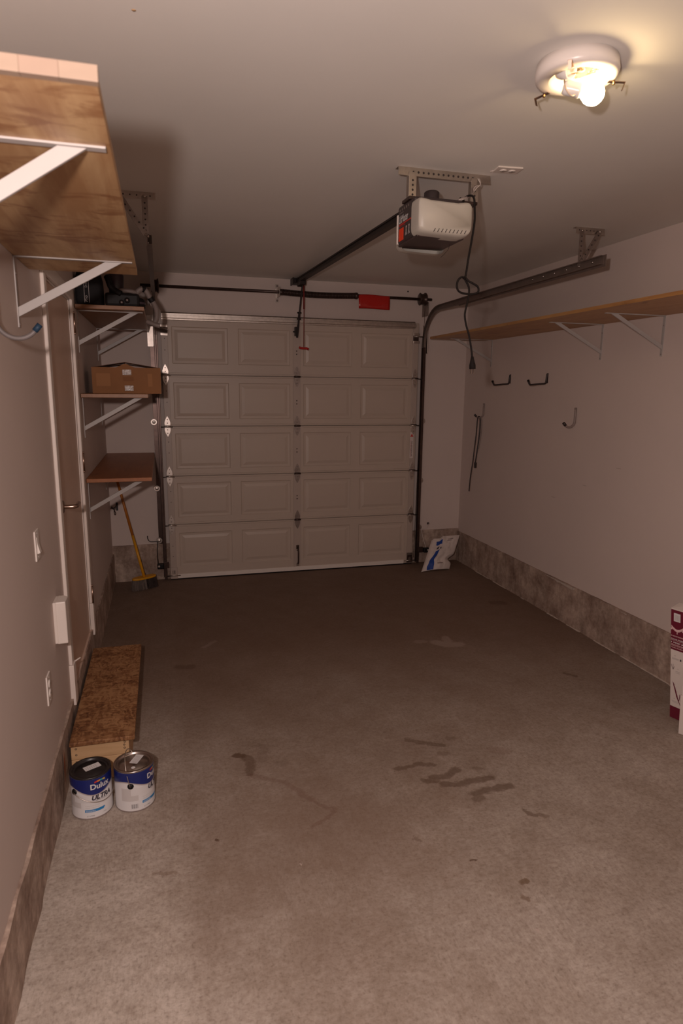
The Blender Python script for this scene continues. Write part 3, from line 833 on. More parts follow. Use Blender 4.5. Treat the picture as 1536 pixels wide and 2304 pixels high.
def perforated(mb, a, b_, w_, t, up, holes=0): mb.bar(a, b_, w_, t, up); return mb
def hole_row(parent, a, b_, n, nrm, r=0.005, m='hookblack'):
    a, b_ = Vector(a), Vector(b_)
    for i in range(n):
        p = a.lerp(b_, (i + 0.5) / n)
        obj('hole', MB().lathe([(0, 0.0006), (r, 0.0004), (r, -0.0004)], p, nrm, 8), m, parent)
def track_hanger(T, xs, y, xrail, zr, brace_to):
    x0, x1 = xs
    ai = MB().box(x0, x1, y - 0.001, y + 0.032, H - 0.003, H).box(x0, x1, y - 0.003, y, H - 0.036, H)
    A = obj('hanger_angle', ai, 'galv', T, 0.0008)
    hole_row(A, (x0 + 0.01, y - 0.003, H - 0.018), (x1 - 0.01, y - 0.003, H - 0.018), 7, (0, -1, 0), 0.004)
    for xx in (x0 + 0.03, x1 - 0.05):
        obj('lag_bolt', MB().lathe([(0, 0.010), (0.008, 0.009), (0.009, 0)], (xx, y + 0.014, H - 0.003), (0, 0, -1), 8), 'galv', A)
    s1 = obj('hanger_strap', MB().bar((xrail, y - 0.006, H - 0.02), (xrail, y - 0.006, zr), 0.030, 0.003, (0, -1, 0)), 'galvdull', T, 0.0006)
    hole_row(s1, (xrail, y - 0.0078, H - 0.04), (xrail, y - 0.0078, zr + 0.02), 6, (0, -1, 0), 0.0045)
    s2 = obj('hanger_strap', MB().bar((brace_to, y - 0.010, H - 0.02), (xrail, y - 0.010, zr + 0.01), 0.028, 0.003, (0, -1, 0)), 'galvdull', T, 0.0006)
    a_, b2 = Vector((brace_to, y - 0.0118, H - 0.03)), Vector((xrail, y - 0.0118, zr + 0.03))
    hole_row(s2, a_, b2, 6, (0, -1, 0), 0.0045)
    for p in (Vector((xrail, y - 0.009, H - 0.022)), Vector((brace_to, y - 0.012, H - 0.022)), Vector((xrail, y - 0.012, zr + 0.012))):
        obj('bolt', MB().lathe([(0, 0.007), (0.007, 0.006), (0.008, 0)], p, (0, -1, 0), 8), 'galv', T)
track_hanger(TL, (-0.26, -0.007), -2.345, -0.062, 2.565, -0.19)
track_hanger(TR, (2.462, 2.662), -2.42, W + 0.062, 2.555, 2.625)

# ------------------------------------------------------------------ torsion shaft
ts = thing('torsion_shaft', 'dark steel torsion spring shaft above the garage door', 'torsion spring', (W / 2, -0.06, 2.655))
SY, SZc = -0.065, 2.653
obj('shaft', MB().cyl((-0.155, SY, SZc), (2.535, SY, SZc), 0.0130, 16), 'darkmetal', ts)
sx0, sx1 = 1.075, 1.765
coil = []
turns = 62
for i in range(turns * 10 + 1):
    a = 2 * pi * i / 10
    coil.append((sx0 + (sx1 - sx0) * i / (turns * 10), SY + 0.0235 * cos(a), SZc + 0.0235 * sin(a) - 0.010 * sin(pi * i / (turns * 10))))
obj('spring', MB().tube(coil, 0.0052, 6), 'darkmetal', ts)
obj('spring_cone', MB().lathe([(0.014, -0.01), (0.030, 0.0), (0.030, 0.018), (0.018, 0.03), (0.018, 0.045), (0.013, 0.05)], (sx1, SY, SZc), (1, 0, 0), 16), 'darkmetal', ts)
obj('spring_cone', MB().lathe([(0.013, -0.03), (0.028, -0.022), (0.028, 0.012), (0.014, 0.015)], (sx0 - 0.005, SY, SZc), (1, 0, 0), 16), 'darkmetal', ts)
cb = obj('center_bracket', MB().box(1.030, 1.062, YB - 0.004, YB, 2.575, 2.735).box(1.042, 1.047, SY - 0.04, YB, 2.615, 2.695), 'galv', ts, 0.001)
for zz in (2.592, 2.72): obj('lag_bolt', MB().lathe([(0, 0.010), (0.009, 0.009), (0.010, 0)], (1.047, YB - 0.004, zz), (0, -1, 0), 8), 'hookgrey', cb)
for x, sg in ((-0.035, -1), (2.440, 1)):
    dr = obj('cable_drum', MB().lathe([(0.013, -0.034), (0.050, -0.032), (0.058, -0.026), (0.050, -0.018), (0.050, 0.016), (0.060, 0.022), (0.060, 0.030), (0.030, 0.034), (0.013, 0.036)], (x, SY, SZc), (1, 0, 0), 24), 'darkmetal', ts)
    obj('bearing_plate', MB().box(x + sg * 0.052 - 0.002, x + sg * 0.052 + 0.002, SY - 0.03, YB, 2.50, 2.628), 'galvdull', ts, 0.001)
    obj('lift_cable', MB().cyl((x + sg * 0.012, SY - 0.045, SZc - 0.02), (x + sg * 0.006, -0.0355, 0.08), 0.0016, 6), 'darkmetal', TL if sg < 0 else TR)
# red warning sheet hung over the shaft
rs = MB()
n = 14; vs = []; fs = []
for i in range(n + 1):
    t = i / n
    x = 1.790 + 0.312 * t
    zz = [2.660, 2.668, 2.668, 2.655, 2.61, 2.565, 2.540]
    yy = [SY + 0.018, SY + 0.010, SY - 0.010, SY - 0.020, SY - 0.024, SY - 0.026, SY - 0.024]
    for k in range(7):
        wv = 0.004 * sin(t * 9 + k) * (k / 6)
        vs.append((x + 0.006 * (k / 6) * (0.5 - t), yy[k] + wv, zz[k] + 0.003 * sin(t * 5)))
for i in range(n):
    for k in range(6): fs.append((i * 7 + k, (i + 1) * 7 + k, (i + 1) * 7 + k + 1, i * 7 + k + 1))
rt = obj('warning_tag', rs.add(vs, fs, True), 'redtag')
md = rt.modifiers.new('thick', 'SOLIDIFY'); md.thickness = 0.0012
tag(rt, 'red plastic warning sheet hanging on the torsion shaft', 'warning tag')

# ------------------------------------------------------------------ opener
op = thing('garage_door_opener', 'ceiling-hung garage door opener with white lens cover and dark rail', 'opener', (1.22, -3.08, 2.47))
BX0, BX1, BY0, BY1, BZ0, BZ1 = 1.104, 1.345, -3.175, -2.965, 2.478, 2.650
body = obj('motor_housing', MB().box(BX0, BX1, BY0, BY1, BZ0, BZ1), 'charcoal', op, 0.012)
obj('bottom_pan', MB().box(BX0 + 0.006, BX1 - 0.006, BY0 - 0.03, BY1 + 0.0, BZ0 - 0.006, BZ0 + 0.004), 'bottompan', op, 0.003)
obj('top_plate', MB().box(BX0 - 0.005, BX1 + 0.095, -3.125, -3.03, BZ1 - 0.002, BZ1 + 0.012), 'darkmetal', op, 0.002)
obj('side_trim', MB().box(BX0 - 0.004, BX0 + 0.010, BY1 - 0.012, BY1 + 0.004, BZ0 + 0.004, BZ1 - 0.035), 'whitep', op, 0.003)
# lens covers: near one faces the room, far one faces the door
def lens(y_in, y_out, name):
    n = 8; prof = [(0.0, 1.0), (0.35, 1.0), (0.7, 0.97), (0.9, 0.90), (1.0, 0.78)]
    vs = []; fs = []
    far_ = y_out > y_in
    cx = (BX0 + BX1) / 2 + (0.012 if far_ else -0.004); hw = (BX1 - BX0) / 2 + (-0.008 if far_ else 0.007)
    ring = 28
    for t, s in prof:
        y = y_in + (y_out - y_in) * t
        for k in range(ring):
            a = 2 * pi * (k + 0.5) / ring
            ca, sa = cos(a), sin(a)
            e = 0.28
            x = cx + hw * (abs(ca) ** e) * (1 if ca >= 0 else -1) * (0.93 + 0.07 * s)
            zc, hz_ = 2.552, 0.082
            zt = (abs(sa) ** e) * (1 if sa >= 0 else -1)
            z = zc + hz_ * zt * s
            # shallow dip in the upper edge, slight tuck at the lower edge
            if sa > 0: z -= 0.022 * (1 - ((x - cx) / hw) ** 2) * abs(zt)
            if x < cx: z += 0.004
            vs.append((x, y, z))
    for i in range(len(prof) - 1):
        for k in range(ring):
            fs.append((i * ring + k, i * ring + (k + 1) % ring, (i + 1) * ring + (k + 1) % ring, (i + 1) * ring + k))
    fs.append(tuple(range((len(prof) - 1) * ring, len(prof) * ring)))
    return obj(name, MB().add(vs, fs, True), 'lens', op)
ln = lens(BY0 + 0.004, -3.262, 'lens_cover')
ln['label'] = 'milky white light lens facing the room'
ln2 = lens(BY1 - 0.004, -2.885, 'lens_cover'); ln2.location.z -= 0.018
for k in range(9):
    x = 1.165 + 0.0185 * k
    obj('vent_slot', MB().bar((x, -3.2625, 2.4835), (x + 0.008, -3.2625, 2.4975), 0.0028, 0.0030, (0, -1, 0)), 'charcoal', ln)
obj('lens_tab', MB().lathe([(0, 0.002), (0.010, 0.0015), (0.010, -0.002)], (BX0 + 0.0005, -3.225, 2.605), (-0.8, -0.6, 0), 10), 'charcoal', ln)
# side label: name, red rule, orange decal, safety marks, all on the left face
lx = BX0 - 0.0008
lf = lambda a, b_: (lx, -2.978 - a, b_)
obj('brand_lettering', textmb(lambda a, b_: lf(a + 0.010, b_ + 2.570), 'LiftMaster', 0.047, bold=0.0010, width=0.60), 'label', body)
obj('brand_rule', MB().box(lx - 0.0004, lx + 0.001, -2.978 - 0.165, -2.988, 2.560, 2.5655), 'redp', body)
obj('brand_lettering', textmb(lambda a, b_: lf(a + 0.012, b_ + 2.5515), 'PROFESSIONAL', 0.012, width=1.0), 'redp', body)
obj('maker_lettering', textmb(lambda a, b_: lf(a + 0.010, b_ + 2.611), 'CHAMBERLAIN', 0.0085, width=1.0), 'greyprint', body)
obj('orange_decal', MB().box(lx - 0.0006, lx + 0.001, -2.986 - 0.062, -2.990, 2.490, 2.545), 'orangedecal', body)
for cy in (-3.083, -3.118):
    fig = MB()
    fig.box(lx - 0.0004, lx + 0.001, cy - 0.005, cy + 0.005, 2.534, 2.543).box(lx - 0.0004, lx + 0.001, cy - 0.003, cy + 0.003, 2.517, 2.532)
    fig.bar((lx, cy, 2.520), (lx, cy - 0.009, 2.503), 0.003, 0.0012, (1, 0, 0)).bar((lx, cy, 2.520), (lx, cy + 0.008, 2.503), 0.003, 0.0012, (1, 0, 0))
    obj('figure_symbol', fig, 'greyprint', body)
for k in range(5): obj('vent_slot', MB().box(BX0 - 0.0012, BX0 + 0.002, -2.995 - 0.027 * k - 0.008, -2.995 - 0.027 * k, BZ1 - 0.028, BZ1 - 0.018), 'galv', body)
# sprocket cover and rail
obj('sprocket_cover', MB().lathe([(0, 0.048), (0.030, 0.046), (0.036, 0.040), (0.036, 0.0)], (1.235, -3.06, BZ1 + 0.01), (0, 0, 1), 18), 'charcoal', op)
ry0, ry1 = -3.03, -0.03
rz0, rz1 = 2.672, 2.757
obj('rail', MB().bar((1.22, ry0, rz0), (1.22, ry1, rz1), 0.030, 0.030, (0, 0, 1)).bar((1.22, ry0, rz0 - 0.018), (1.22, ry1, rz1 - 0.018), 0.042, 0.004, (0, 0, 1)), 'railblack', op, 0.001)
obj('drive_chain', MB().bar((1.203, ry0, rz0 + 0.012), (1.203, ry1 - 0.06, rz1 + 0.012), 0.008, 0.010), 'railblack', op)
obj('header_bracket', MB().box(1.180, 1.262, -0.055, YB, 2.735, 2.782).box(1.172, 1.182, -0.075, YB, 2.728, 2.786), 'railblack', op, 0.002)
tr = obj('trolley', MB().box(1.200, 1.252, -0.26, -0.12, 2.700, 2.735), 'railblack', op, 0.003)
obj('door_arm', MB().bar((1.236, -0.185, 2.715), (1.222, -0.115, 2.47), 0.010, 0.026, (0, 1, 0)).bar((1.222, -0.115, 2.48), (1.212, -0.055, 2.26), 0.016, 0.024, (0, 1, 0)), 'railblack', op)
da = obj('door_arm_bracket', MB().box(1.196, 1.220, -0.060, -0.006, 2.275, 2.355).box(1.178, 1.232, -0.040, -0.028, 2.306, 2.318), 'railblack', op, 0.002)
for z, x in ((2.42, 1.219), (2.475, 1.223)): obj('bolt', MB().cyl((x - 0.018, -0.105, z), (x + 0.018, -0.105, z), 0.007, 8), 'railblack', op)
rc = obj('release_cord', MB().tube([(1.248, -0.19, 2.70), (1.250, -0.18, 2.45), (1.250, -0.17, 2.17)], 0.0030, 8), 'darkred', op)
obj('cord_sleeve', MB().tube([(1.247, -0.19, 2.70), (1.2495, -0.183, 2.50)], 0.0065, 8), 'darkred', op)
obj('pull_handle', MB().tube([(1.207, -0.17, 2.166), (1.222, -0.17, 2.160), (1.25, -0.17, 2.157), (1.278, -0.17, 2.158), (1.294, -0.17, 2.150)], 0.0105, 10), 'red', rc)
# ceiling angle and straps
ha = MB().box(1.050, 1.507, -3.105, -3.068, H - 0.003, H).box(1.050, 1.507, -3.108, -3.105, H - 0.036, H)
HA = obj('hanger_angle', ha, 'galv', op, 0.0008)
hole_row(HA, (1.11, -3.108, H - 0.019), (1.43, -3.108, H - 0.019), 13, (0, -1, 0), 0.0052)
for xx in (1.095, 1.462): obj('lag_bolt', MB().lathe([(0, 0.016), (0.008, 0.015), (0.009, 0)], (xx, -3.09, H - 0.003), (0, 0, -1), 8), 'galv', HA)
for xx in (1.118, 1.428):
    s1 = obj('hanger_strap', MB().bar((xx, -3.112, H - 0.02), (xx, -3.112, BZ1 + 0.0), 0.036, 0.003, (0, -1, 0)).bar((xx - 0.017, -3.098, H - 0.03), (xx - 0.017, -3.098, BZ1), 0.003, 0.030, (0, -1, 0)), 'galv', op, 0.0006)
    hole_row(s1, (xx, -3.1138, H - 0.045), (xx, -3.1138, BZ1 + 0.01), 4, (0, -1, 0), 0.0050)
# wires
for k in range(4):
    dx = 0.006 * k
    pth = smooth_path([(1.440 + dx * 0.5, -3.115, H - 0.02), (1.445, -3.135, H - 0.05), (1.42 - dx, -3.15, 2.715), (1.385, -3.16 - dx, 2.675), (1.345 - dx, -3.165, 2.655), (1.325, -3.15, 2.648)], 5)
    obj('low_voltage_wire', MB().tube(pth, 0.0022, 6), 'cable' if k % 2 == 0 else 'hookgrey', op)
obj('cord_grommet', MB().lathe([(0.006, 0.014), (0.013, 0.012), (0.016, 0)], (1.350, -3.135, 2.655), (0.3, -0.5, 0.8), 12), 'rubber', op)
cp = [(1.345, -3.14, 2.655), (1.365, -3.18, 2.668), (1.372, -3.22, 2.650), (1.379, -3.22, 2.60), (1.381, -3.22, 2.547), (1.370, -3.22, 2.46), (1.359, -3.22, 2.39), (1.350, -3.22, 2.32), (1.343, -3.222, 2.302), (1.325, -3.23, 2.306), (1.309, -3.225, 2.290), (1.308, -3.22, 2.262), (1.325, -3.215, 2.243), (1.36, -3.215, 2.236), (1.395, -3.22, 2.237),
      (1.414, -3.225, 2.247), (1.410, -3.228, 2.267), (1.390, -3.225, 2.280), (1.366, -3.215, 2.294), (1.352, -3.205, 2.312), (1.358, -3.20, 2.300), (1.374, -3.205, 2.270), (1.374, -3.212, 2.235), (1.363, -3.22, 2.195), (1.354, -3.22, 2.145), (1.362, -3.22, 2.10), (1.380, -3.22, 2.05), (1.395, -3.22, 1.99), (1.402, -3.22, 1.945)]
cord = obj('power_cord', MB().tube(smooth_path(cp, 5), 0.0048, 8), 'rubber', op)
cord['label'] = 'black power cord with a loose knot, hanging unplugged'
pl = obj('plug', MB().tube([(1.402, -3.22, 1.955), (1.404, -3.22, 1.925), (1.405, -3.22, 1.915), (1.406, -3.22, 1.897)], 0.01, 12, radii=[0.006, 0.012, 0.015, 0.015]), 'rubber', cord)
for dx in (-0.006, 0.006): obj('prong', MB().box(1.4055 + dx - 0.0015, 1.4055 + dx + 0.0015, -3.224, -3.216, 1.876, 1.898), 'galv', pl)
an = obj('antenna_wire', MB().tube(smooth_path([(1.318, -3.10, 2.474), (1.308, -3.11, 2.45), (1.285, -3.12, 2.425), (1.262, -3.13, 2.405)], 4), 0.0010, 6), 'hookblack', op)

# ceiling outlet beside the hanger
co = thing('ceiling_outlet', 'white receptacle plate on the ceiling beside the opener hanger', 'outlet', (1.535, -3.215, H))
Tc = Matrix.Translation((1.537, -3.214, H)) @ Matrix.Rotation(radians(-6), 4, 'Z')
obj('cover_plate', MB(Tc).box(-0.060, 0.060, -0.038, 0.038, -0.007, 0.0), 'whitep', co, 0.003)
for dx in (-0.021, 0.021):
    so = obj('socket_face', MB(Tc).lathe([(0, -0.010), (0.016, -0.010), (0.0165, -0.007)], (dx, 0, 0), (0, 0, 1), 18), 'whitem', co)
    for dy in (-0.005, 0.005): obj('socket_slot', MB(Tc).box(dx - 0.004, dx + 0.004, dy - 0.001, dy + 0.001, -0.0105, -0.009), 'hookblack', so)
obj('feed_wire', MB().tube([(1.47, -3.175, H - 0.004), (1.490, -3.195, H - 0.004)], 0.003, 6), 'cable', co)

# ------------------------------------------------------------------ ceiling lamp
LC = Vector((1.250, -4.128, H))
cl = thing('ceiling_lamp', 'round ceiling lamp without its shade, one bare bulb lit', 'lamp', tuple(LC))
obj('lamp_ring', MB().lathe([(0.108, 0), (0.121, -0.002), (0.124, -0.030), (0.121, -0.042), (0.112, -0.047), (0.083, -0.047), (0.078, -0.042), (0.076, -0.012), (0.076, 0)], LC, (0, 0, 1), 56), 'whitem', cl)
fo = MB(); vs = []; fs = []
for i in range(9):
    for k in range(36):
        r = 0.078 * (i + 0.01) / 8; a = 2 * pi * k / 36
        vs.append(LC + Vector((r * cos(a), r * sin(a), -0.006 - 0.012 * abs(noise.noise(Vector((r * 70 * cos(a), r * 70 * sin(a), 2)))))))
for i in range(8):
    for k in range(36): fs.append((i * 36 + k, i * 36 + (k + 1) % 36, (i + 1) * 36 + (k + 1) % 36, (i + 1) * 36 + k))
obj('foil_insulation', fo.add(vs, fs), 'foil', cl)
# spare empty socket, its mouth toward the camera
sd = Vector((0.20, -0.95, -0.35)).normalized()
s0 = LC + Vector((-0.052, -0.002, -0.030))
es = obj('empty_socket', MB().lathe([(0.0, 0.0), (0.020, 0.0), (0.0215, 0.012), (0.0215, 0.048), (0.018, 0.050), (0.016, 0.03), (0.0, 0.028)], s0 - sd * 0.01, sd, 24), 'porcelain', cl)
obj('socket_bracket', MB().bar(LC + Vector((-0.062, -0.03, -0.012)), LC + Vector((-0.030, 0.05, -0.012)), 0.016, 0.002), 'brass', cl)
obj('socket_bracket', MB().bar(LC + Vector((0.02, -0.05, -0.014)), LC + Vector((0.035, 0.04, -0.014)), 0.030, 0.003), 'galv', cl)
# lit bulb on its socket
bd = Vector((0.90, -0.35, -0.22)).normalized()
bc = Vector((1.284, -4.167, 2.691))
obj('bulb_socket', MB().lathe([(0, -0.092), (0.017, -0.090), (0.020, -0.082), (0.020, -0.046), (0.022, -0.040), (0.019, -0.036)], bc, bd, 24), 'porcelain', cl)
bulb = obj('bulb', MB().lathe([(0.0140, -0.040), (0.0160, -0.034), (0.0215, -0.026), (0.0290, -0.016), (0.0325, -0.004), (0.0325, 0.006), (0.0300, 0.016), (0.0240, 0.025), (0.0150, 0.0315), (0.006, 0.0345), (0.0, 0.035)], bc, bd, 32), 'bulb', cl)
bulb['label'] = 'glowing bare bulb'
for k, (dx, dy) in enumerate(((0.0, 0.0), (0.004, -0.006))):
    p = smooth_path([LC + Vector((-0.018 + dx, -0.02 + dy, -0.014)), LC + Vector((-0.016 + dx, -0.050 + dy, -0.045)), bc - bd * 0.088 + Vector((0, -0.006, 0.03)), bc - bd * 0.094 + Vector((0, -0.02, -0.012)), bc - bd * 0.075 + Vector((0, -0.016, -0.026)), bc - bd * 0.060 + Vector((0, -0.012, -0.019))], 6)
    obj('lamp_wire', MB().tube(p, 0.0022, 6), 'whitem' if k else 'brass', cl)
# three shade clips around the ring
for ang in (-0.275, 1.944, -2.30):
    e = Vector((cos(ang), sin(ang), 0)); t_ = Vector((-sin(ang), cos(ang), 0))
    p0 = LC + e * 0.098 + Vector((0, 0, -0.050)); p1 = LC + e * 0.150 + Vector((0, 0, -0.052)); p2 = LC + e * 0.153 + Vector((0, 0, -0.070)) - t_ * 0.0
    c_ = obj('shade_clip', MB().bar(p0, p1, 0.012, 0.0016).bar(p1, LC + e * 0.143 + Vector((0, 0, -0.074)), 0.010, 0.0016), 'bronze', cl)
    obj('thumb_screw', MB().cyl(LC + e * 0.116 + Vector((0, 0, -0.046)), LC + e * 0.116 + Vector((0, 0, -0.058)), 0.004, 10), 'brass', c_)

# ------------------------------------------------------------------ entry door in the left wall
ed = sroot('door_2', 'closed beige entry door in the left wall, lever handle', (XL, (DY0 + DY1) / 2, DZ0))
ed['category'] = 'door'
slab = obj('door_leaf', MB().box(XL - 0.050, XL - 0.006, DY0 + 0.022, DY1 - 0.022, DZ0 + 0.012, DZ1 - 0.022), 'doorpaint', ed, 0.002)
jm = MB()
jm.box(XL - 0.12, XL - 0.002, DY0, DY0 + 0.020, DZ0, DZ1)
obj('door_jamb', jm, 'trim', ed)
obj('door_jamb', MB().box(XL - 0.12, XL - 0.002, DY1 - 0.020, DY1, DZ0, DZ1), 'trim', ed)
obj('door_head', MB().box(XL - 0.12, XL - 0.002, DY0, DY1, DZ1 - 0.020, DZ1), 'trim', ed)
obj('door_sill', MB().box(XL - 0.12, XL + 0.004, DY0, DY1, DZ0 - 0.004, DZ0 + 0.012), 'doorpaint', ed)
CW, CT = 0.062, 0.017
def casing(y0, y1, z0, z1, name='casing'):
    return obj(name, MB().box(XL, XL + CT, y0, y1, z0, z1), 'trim', ed, 0.004)
casing(DY0 - CW + 0.012, DY0 + 0.012, 0.446, DZ1 - 0.0125)
casing(DY1 - 0.012, DY1 + CW - 0.012, 0.446, DZ1 - 0.0125)
casing(DY0 - CW + 0.012, DY1 + CW - 0.012, DZ1 - 0.012, DZ1 + CW - 0.012)
for y0 in (DY0 - CW + 0.006, DY1 - 0.016):
    obj('plinth_block', MB().box(XL, XL + CT + 0.006, y0, y0 + CW + 0.010, 0.235, 0.445), 'trim', ed, 0.002)
# hinges on the far side
for z0, z1 in ((2.105, 2.215), (1.290, 1.400), (0.445, 0.555)):
    hb = obj('butt_hinge', MB().cyl((XL + CT + 0.004, DY1 - 0.006, z0), (XL + CT + 0.004, DY1 - 0.006, z1), 0.0065, 12), 'bronze', ed)
    obj('hinge_leaf', MB().box(XL + CT - 0.003, XL + CT + 0.002, DY1 - 0.006, DY1 + 0.022, z0, z1), 'bronze', hb, 0.001)
    for zz in (z0 - 0.004, z1 + 0.004): obj('hinge_tip', MB().ball((XL + CT + 0.004, DY1 - 0.006, zz), 0.0068, n=10, m=6), 'bronze', hb)
# lever handle on the near side, pointing to the hinges
hy = DY0 + 0.150; hz_ = 1.205; lx0 = XL - 0.006
lv = obj('lever_handle', MB().tube(smooth_path([(lx0 + 0.004, hy, hz_), (lx0 + 0.040, hy, hz_), (lx0 + 0.060, hy + 0.006, hz_), (lx0 + 0.066, hy + 0.03, hz_), (lx0 + 0.066, hy + 0.07, hz_), (lx0 + 0.063, hy + 0.115, hz_ - 0.002)], 6), 0.0105, 14), 'bronze', ed)
obj('rose', MB().lathe([(0, 0.012), (0.024, 0.011), (0.032, 0.006), (0.033, 0)], (lx0, hy, hz_), (1, 0, 0), 24), 'bronze', lv)
# small door stop peg at the door foot
obj('door_stop', MB().tube([(XL - 0.004, -2.80, 0.43), (XL + 0.045, -2.775, 0.452)], 0.004, 8), 'trim', ed)

# light switch and outlet on the left wall
def wall_plate(name, label, cat, y, z, h_, rocker):
    t = thing(name, label, cat, (XL, y, z))
    obj('cover_plate', MB().box(XL, XL + 0.006, y - 0.036, y + 0.036, z - h_ / 2, z + h_ / 2), 'whitem', t, 0.002)
    if rocker:
        fn = lambda a, b_, h: (XL + 0.006 + a, y - 0.015 + 0.030 * h, z + b_)
        obj('rocker', MB().prism([(-0.002, -0.033), (0.010, -0.030), (0.002, 0.006), (0.001, 0.033), (-0.002, 0.033)], fn, 1.0), 'whitem', t, 0.001)
    else:
        for dz in (-0.020, 0.020):
            sf = obj('socket_face', MB().lathe([(0, 0.004), (0.0165, 0.004), (0.017, 0)], (XL + 0.005, y, z + dz), (1, 0, 0), 18), 'whitem', t)
            for dy in (-0.006, 0.006): obj('socket_slot', MB().box(XL + 0.0088, XL + 0.0095, y + dy - 0.001, y + dy + 0.001, z + dz - 0.004, z + dz + 0.004), 'hookblack', sf)
    for dz in (-h_ / 2 + 0.012, h_ / 2 - 0.012): obj('screw', MB().lathe([(0, 0.002), (0.003, 0.001), (0.003, 0)], (XL + 0.006, y, z + dz), (1, 0, 0), 8), 'greyprint', t)
wall_plate('light_switch', 'white rocker light switch on the left wall before the door', 'switch', -3.400, 1.190, 0.118, True)
wall_plate('wall_outlet', 'white outlet plate low on the left wall before the door', 'outlet', -3.400, 0.590, 0.122, False)
cbx = thing('control_box', 'small white plastic box on the left wall beside the door casing', 'control box', (XL, -3.11, 0.79))
obj('box_base', MB().box(XL, XL + 0.012, -3.160, -3.062, 0.684, 0.872), 'whitep', cbx, 0.002)
obj('box_cover', MB().prism([(0.010, -3.162), (0.052, -3.158), (0.052, -3.078), (0.034, -3.060), (0.010, -3.060)], lambda a, b_, h: (XL + a, b_, 0.682 + 0.192 * h), 1.0), 'whitep', cbx, 0.004)

# ------------------------------------------------------------------ shelves
def bracket(parent, x, y, z, sg, arm, drop, brace_out, brace_down, wd=0.020, th=0.0045, bw=0.026, name='shelf_bracket'):
    """white steel shelf bracket: arm under the board, leg on the wall, diagonal brace; sg = +1 points to +x"""
    b_ = MB()
    pts = [(x + sg * 0.0025, z - drop), (x + sg * 0.0025, z - 0.014)]
    leg = obj(name, MB().box(min(x, x + sg * th), max(x, x + sg * th), y - wd / 2, y + wd / 2, z - drop, z - 0.004), 'bracketw', parent, 0.001)
    obj('bracket_arm', MB().box(min(x, x + sg * arm), max(x, x + sg * arm), y - wd / 2, y + wd / 2, z - th, z), 'bracketw', leg, 0.001)
    a = Vector((x + sg * 0.006, y, z - brace_down)); c = Vector((x + sg * brace_out, y, z - th - 0.002))
    run, rise = abs(c.x - a.x), c.z - a.z
    ln_ = math.hypot(run, rise); hv = bw * ln_ / run; k_ = run / rise
    zt_ = z - th
    poly = [(0.004, a.z - hv / 2), (0.004 + (zt_ - a.z + hv / 2) * k_, zt_), (0.004 + (zt_ - a.z - hv / 2) * k_, zt_), (0.004, a.z + hv / 2)]
    obj('bracket_brace', MB().prism(poly, lambda p_, q_, h: (x + sg * p_, y - 0.005 + 0.010 * h, q_), 1.0), 'bracketw', leg, 0.0015)
    for zz in (z - drop + 0.012, z - 0.06): obj('screw', MB().lathe([(0, 0.0025), (0.004, 0.0015), (0.0045, 0)], (x + sg * th, y, zz), (sg, 0, 0), 8), 'hookgrey', leg)
    obj('screw', MB().lathe([(0, 0.0025), (0.0035, 0.0015), (0.004, 0)], (x + sg * (arm - 0.06), y, z - th), (0, 0, -1), 8), 'greyprint', leg)
    return leg
# large plywood shelf, upper left
S1 = thing('wall_shelf', 'large plywood shelf high on the left wall, nearest the camera', 'shelf', (XL, -3.99, 2.257))
z1 = 2.257
obj('shelf_board', MB().box(XL + 0.002, -0.096, -4.872, -3.100, z1, z1 + 0.023), 'ply', S1, 0.0012)
xs = [XL + 0.002, -0.44, -0.372, -0.302, -0.248, -0.205, -0.150, -0.094]
for i in range(7):
    obj('edge_block', MB().box(xs[i] + 0.00005, xs[i + 1] - 0.00005, -4.890, -4.8722, z1 - 0.0004, z1 + 0.0235), 'endgrain' if i % 2 == 0 else 'endgrain2', S1, 0.0006)
bracket(S1, XL, -4.598, z1, 1, 0.408, 0.30, 0.345, 0.235, wd=0.024, bw=0.030)
bracket(S1, XL, -3.385, z1, 1, 0.408, 0.250, 0.340, 0.195, wd=0.020, bw=0.030)
# three board shelves in the corner
def corner_shelf(label, z, m, knotty=True):
    t = thing('wall_shelf', label, 'shelf', (XL, -0.82, z), 'corner wall shelves left of the garage door')
    obj('shelf_board', MB().box(XL + 0.002, -0.102, -1.66, YB - 0.012, z, z + 0.024), m, t, 0.0015)
    for y in (-1.545, -0.235): bracket(t, XL, y, z, 1, 0.400, 0.262, 0.345, 0.200, bw=0.026)
    return t
corner_shelf('topmost corner shelf, holding black bags and a grey hose', 2.270, 'pine')
corner_shelf('middle corner shelf, holding a cardboard box', 1.728, 'pine')
corner_shelf('lowest corner shelf, empty brown board above the broom', 1.184, 'pinedark')
# long pine shelf on the right wall
S5 = thing('wall_shelf', 'long pine shelf along the right wall on white brackets', 'shelf', (XR, -2.2, 2.262))
obj('shelf_board', MB().box(2.412, 2.690, -4.60, -0.350, 2.262, 2.282), 'pineright', S5, 0.0012)
obj('shelf_board', MB().box(2.6905, XR - 0.002, -4.60, -0.350, 2.262, 2.282), 'pineright', S5, 0.0012)
for y in (-3.45, -2.640, -2.060, -0.48):
    bracket(S5, XR, y, 2.262, -1, 0.430, 0.245, 0.365, 0.190, bw=0.022)

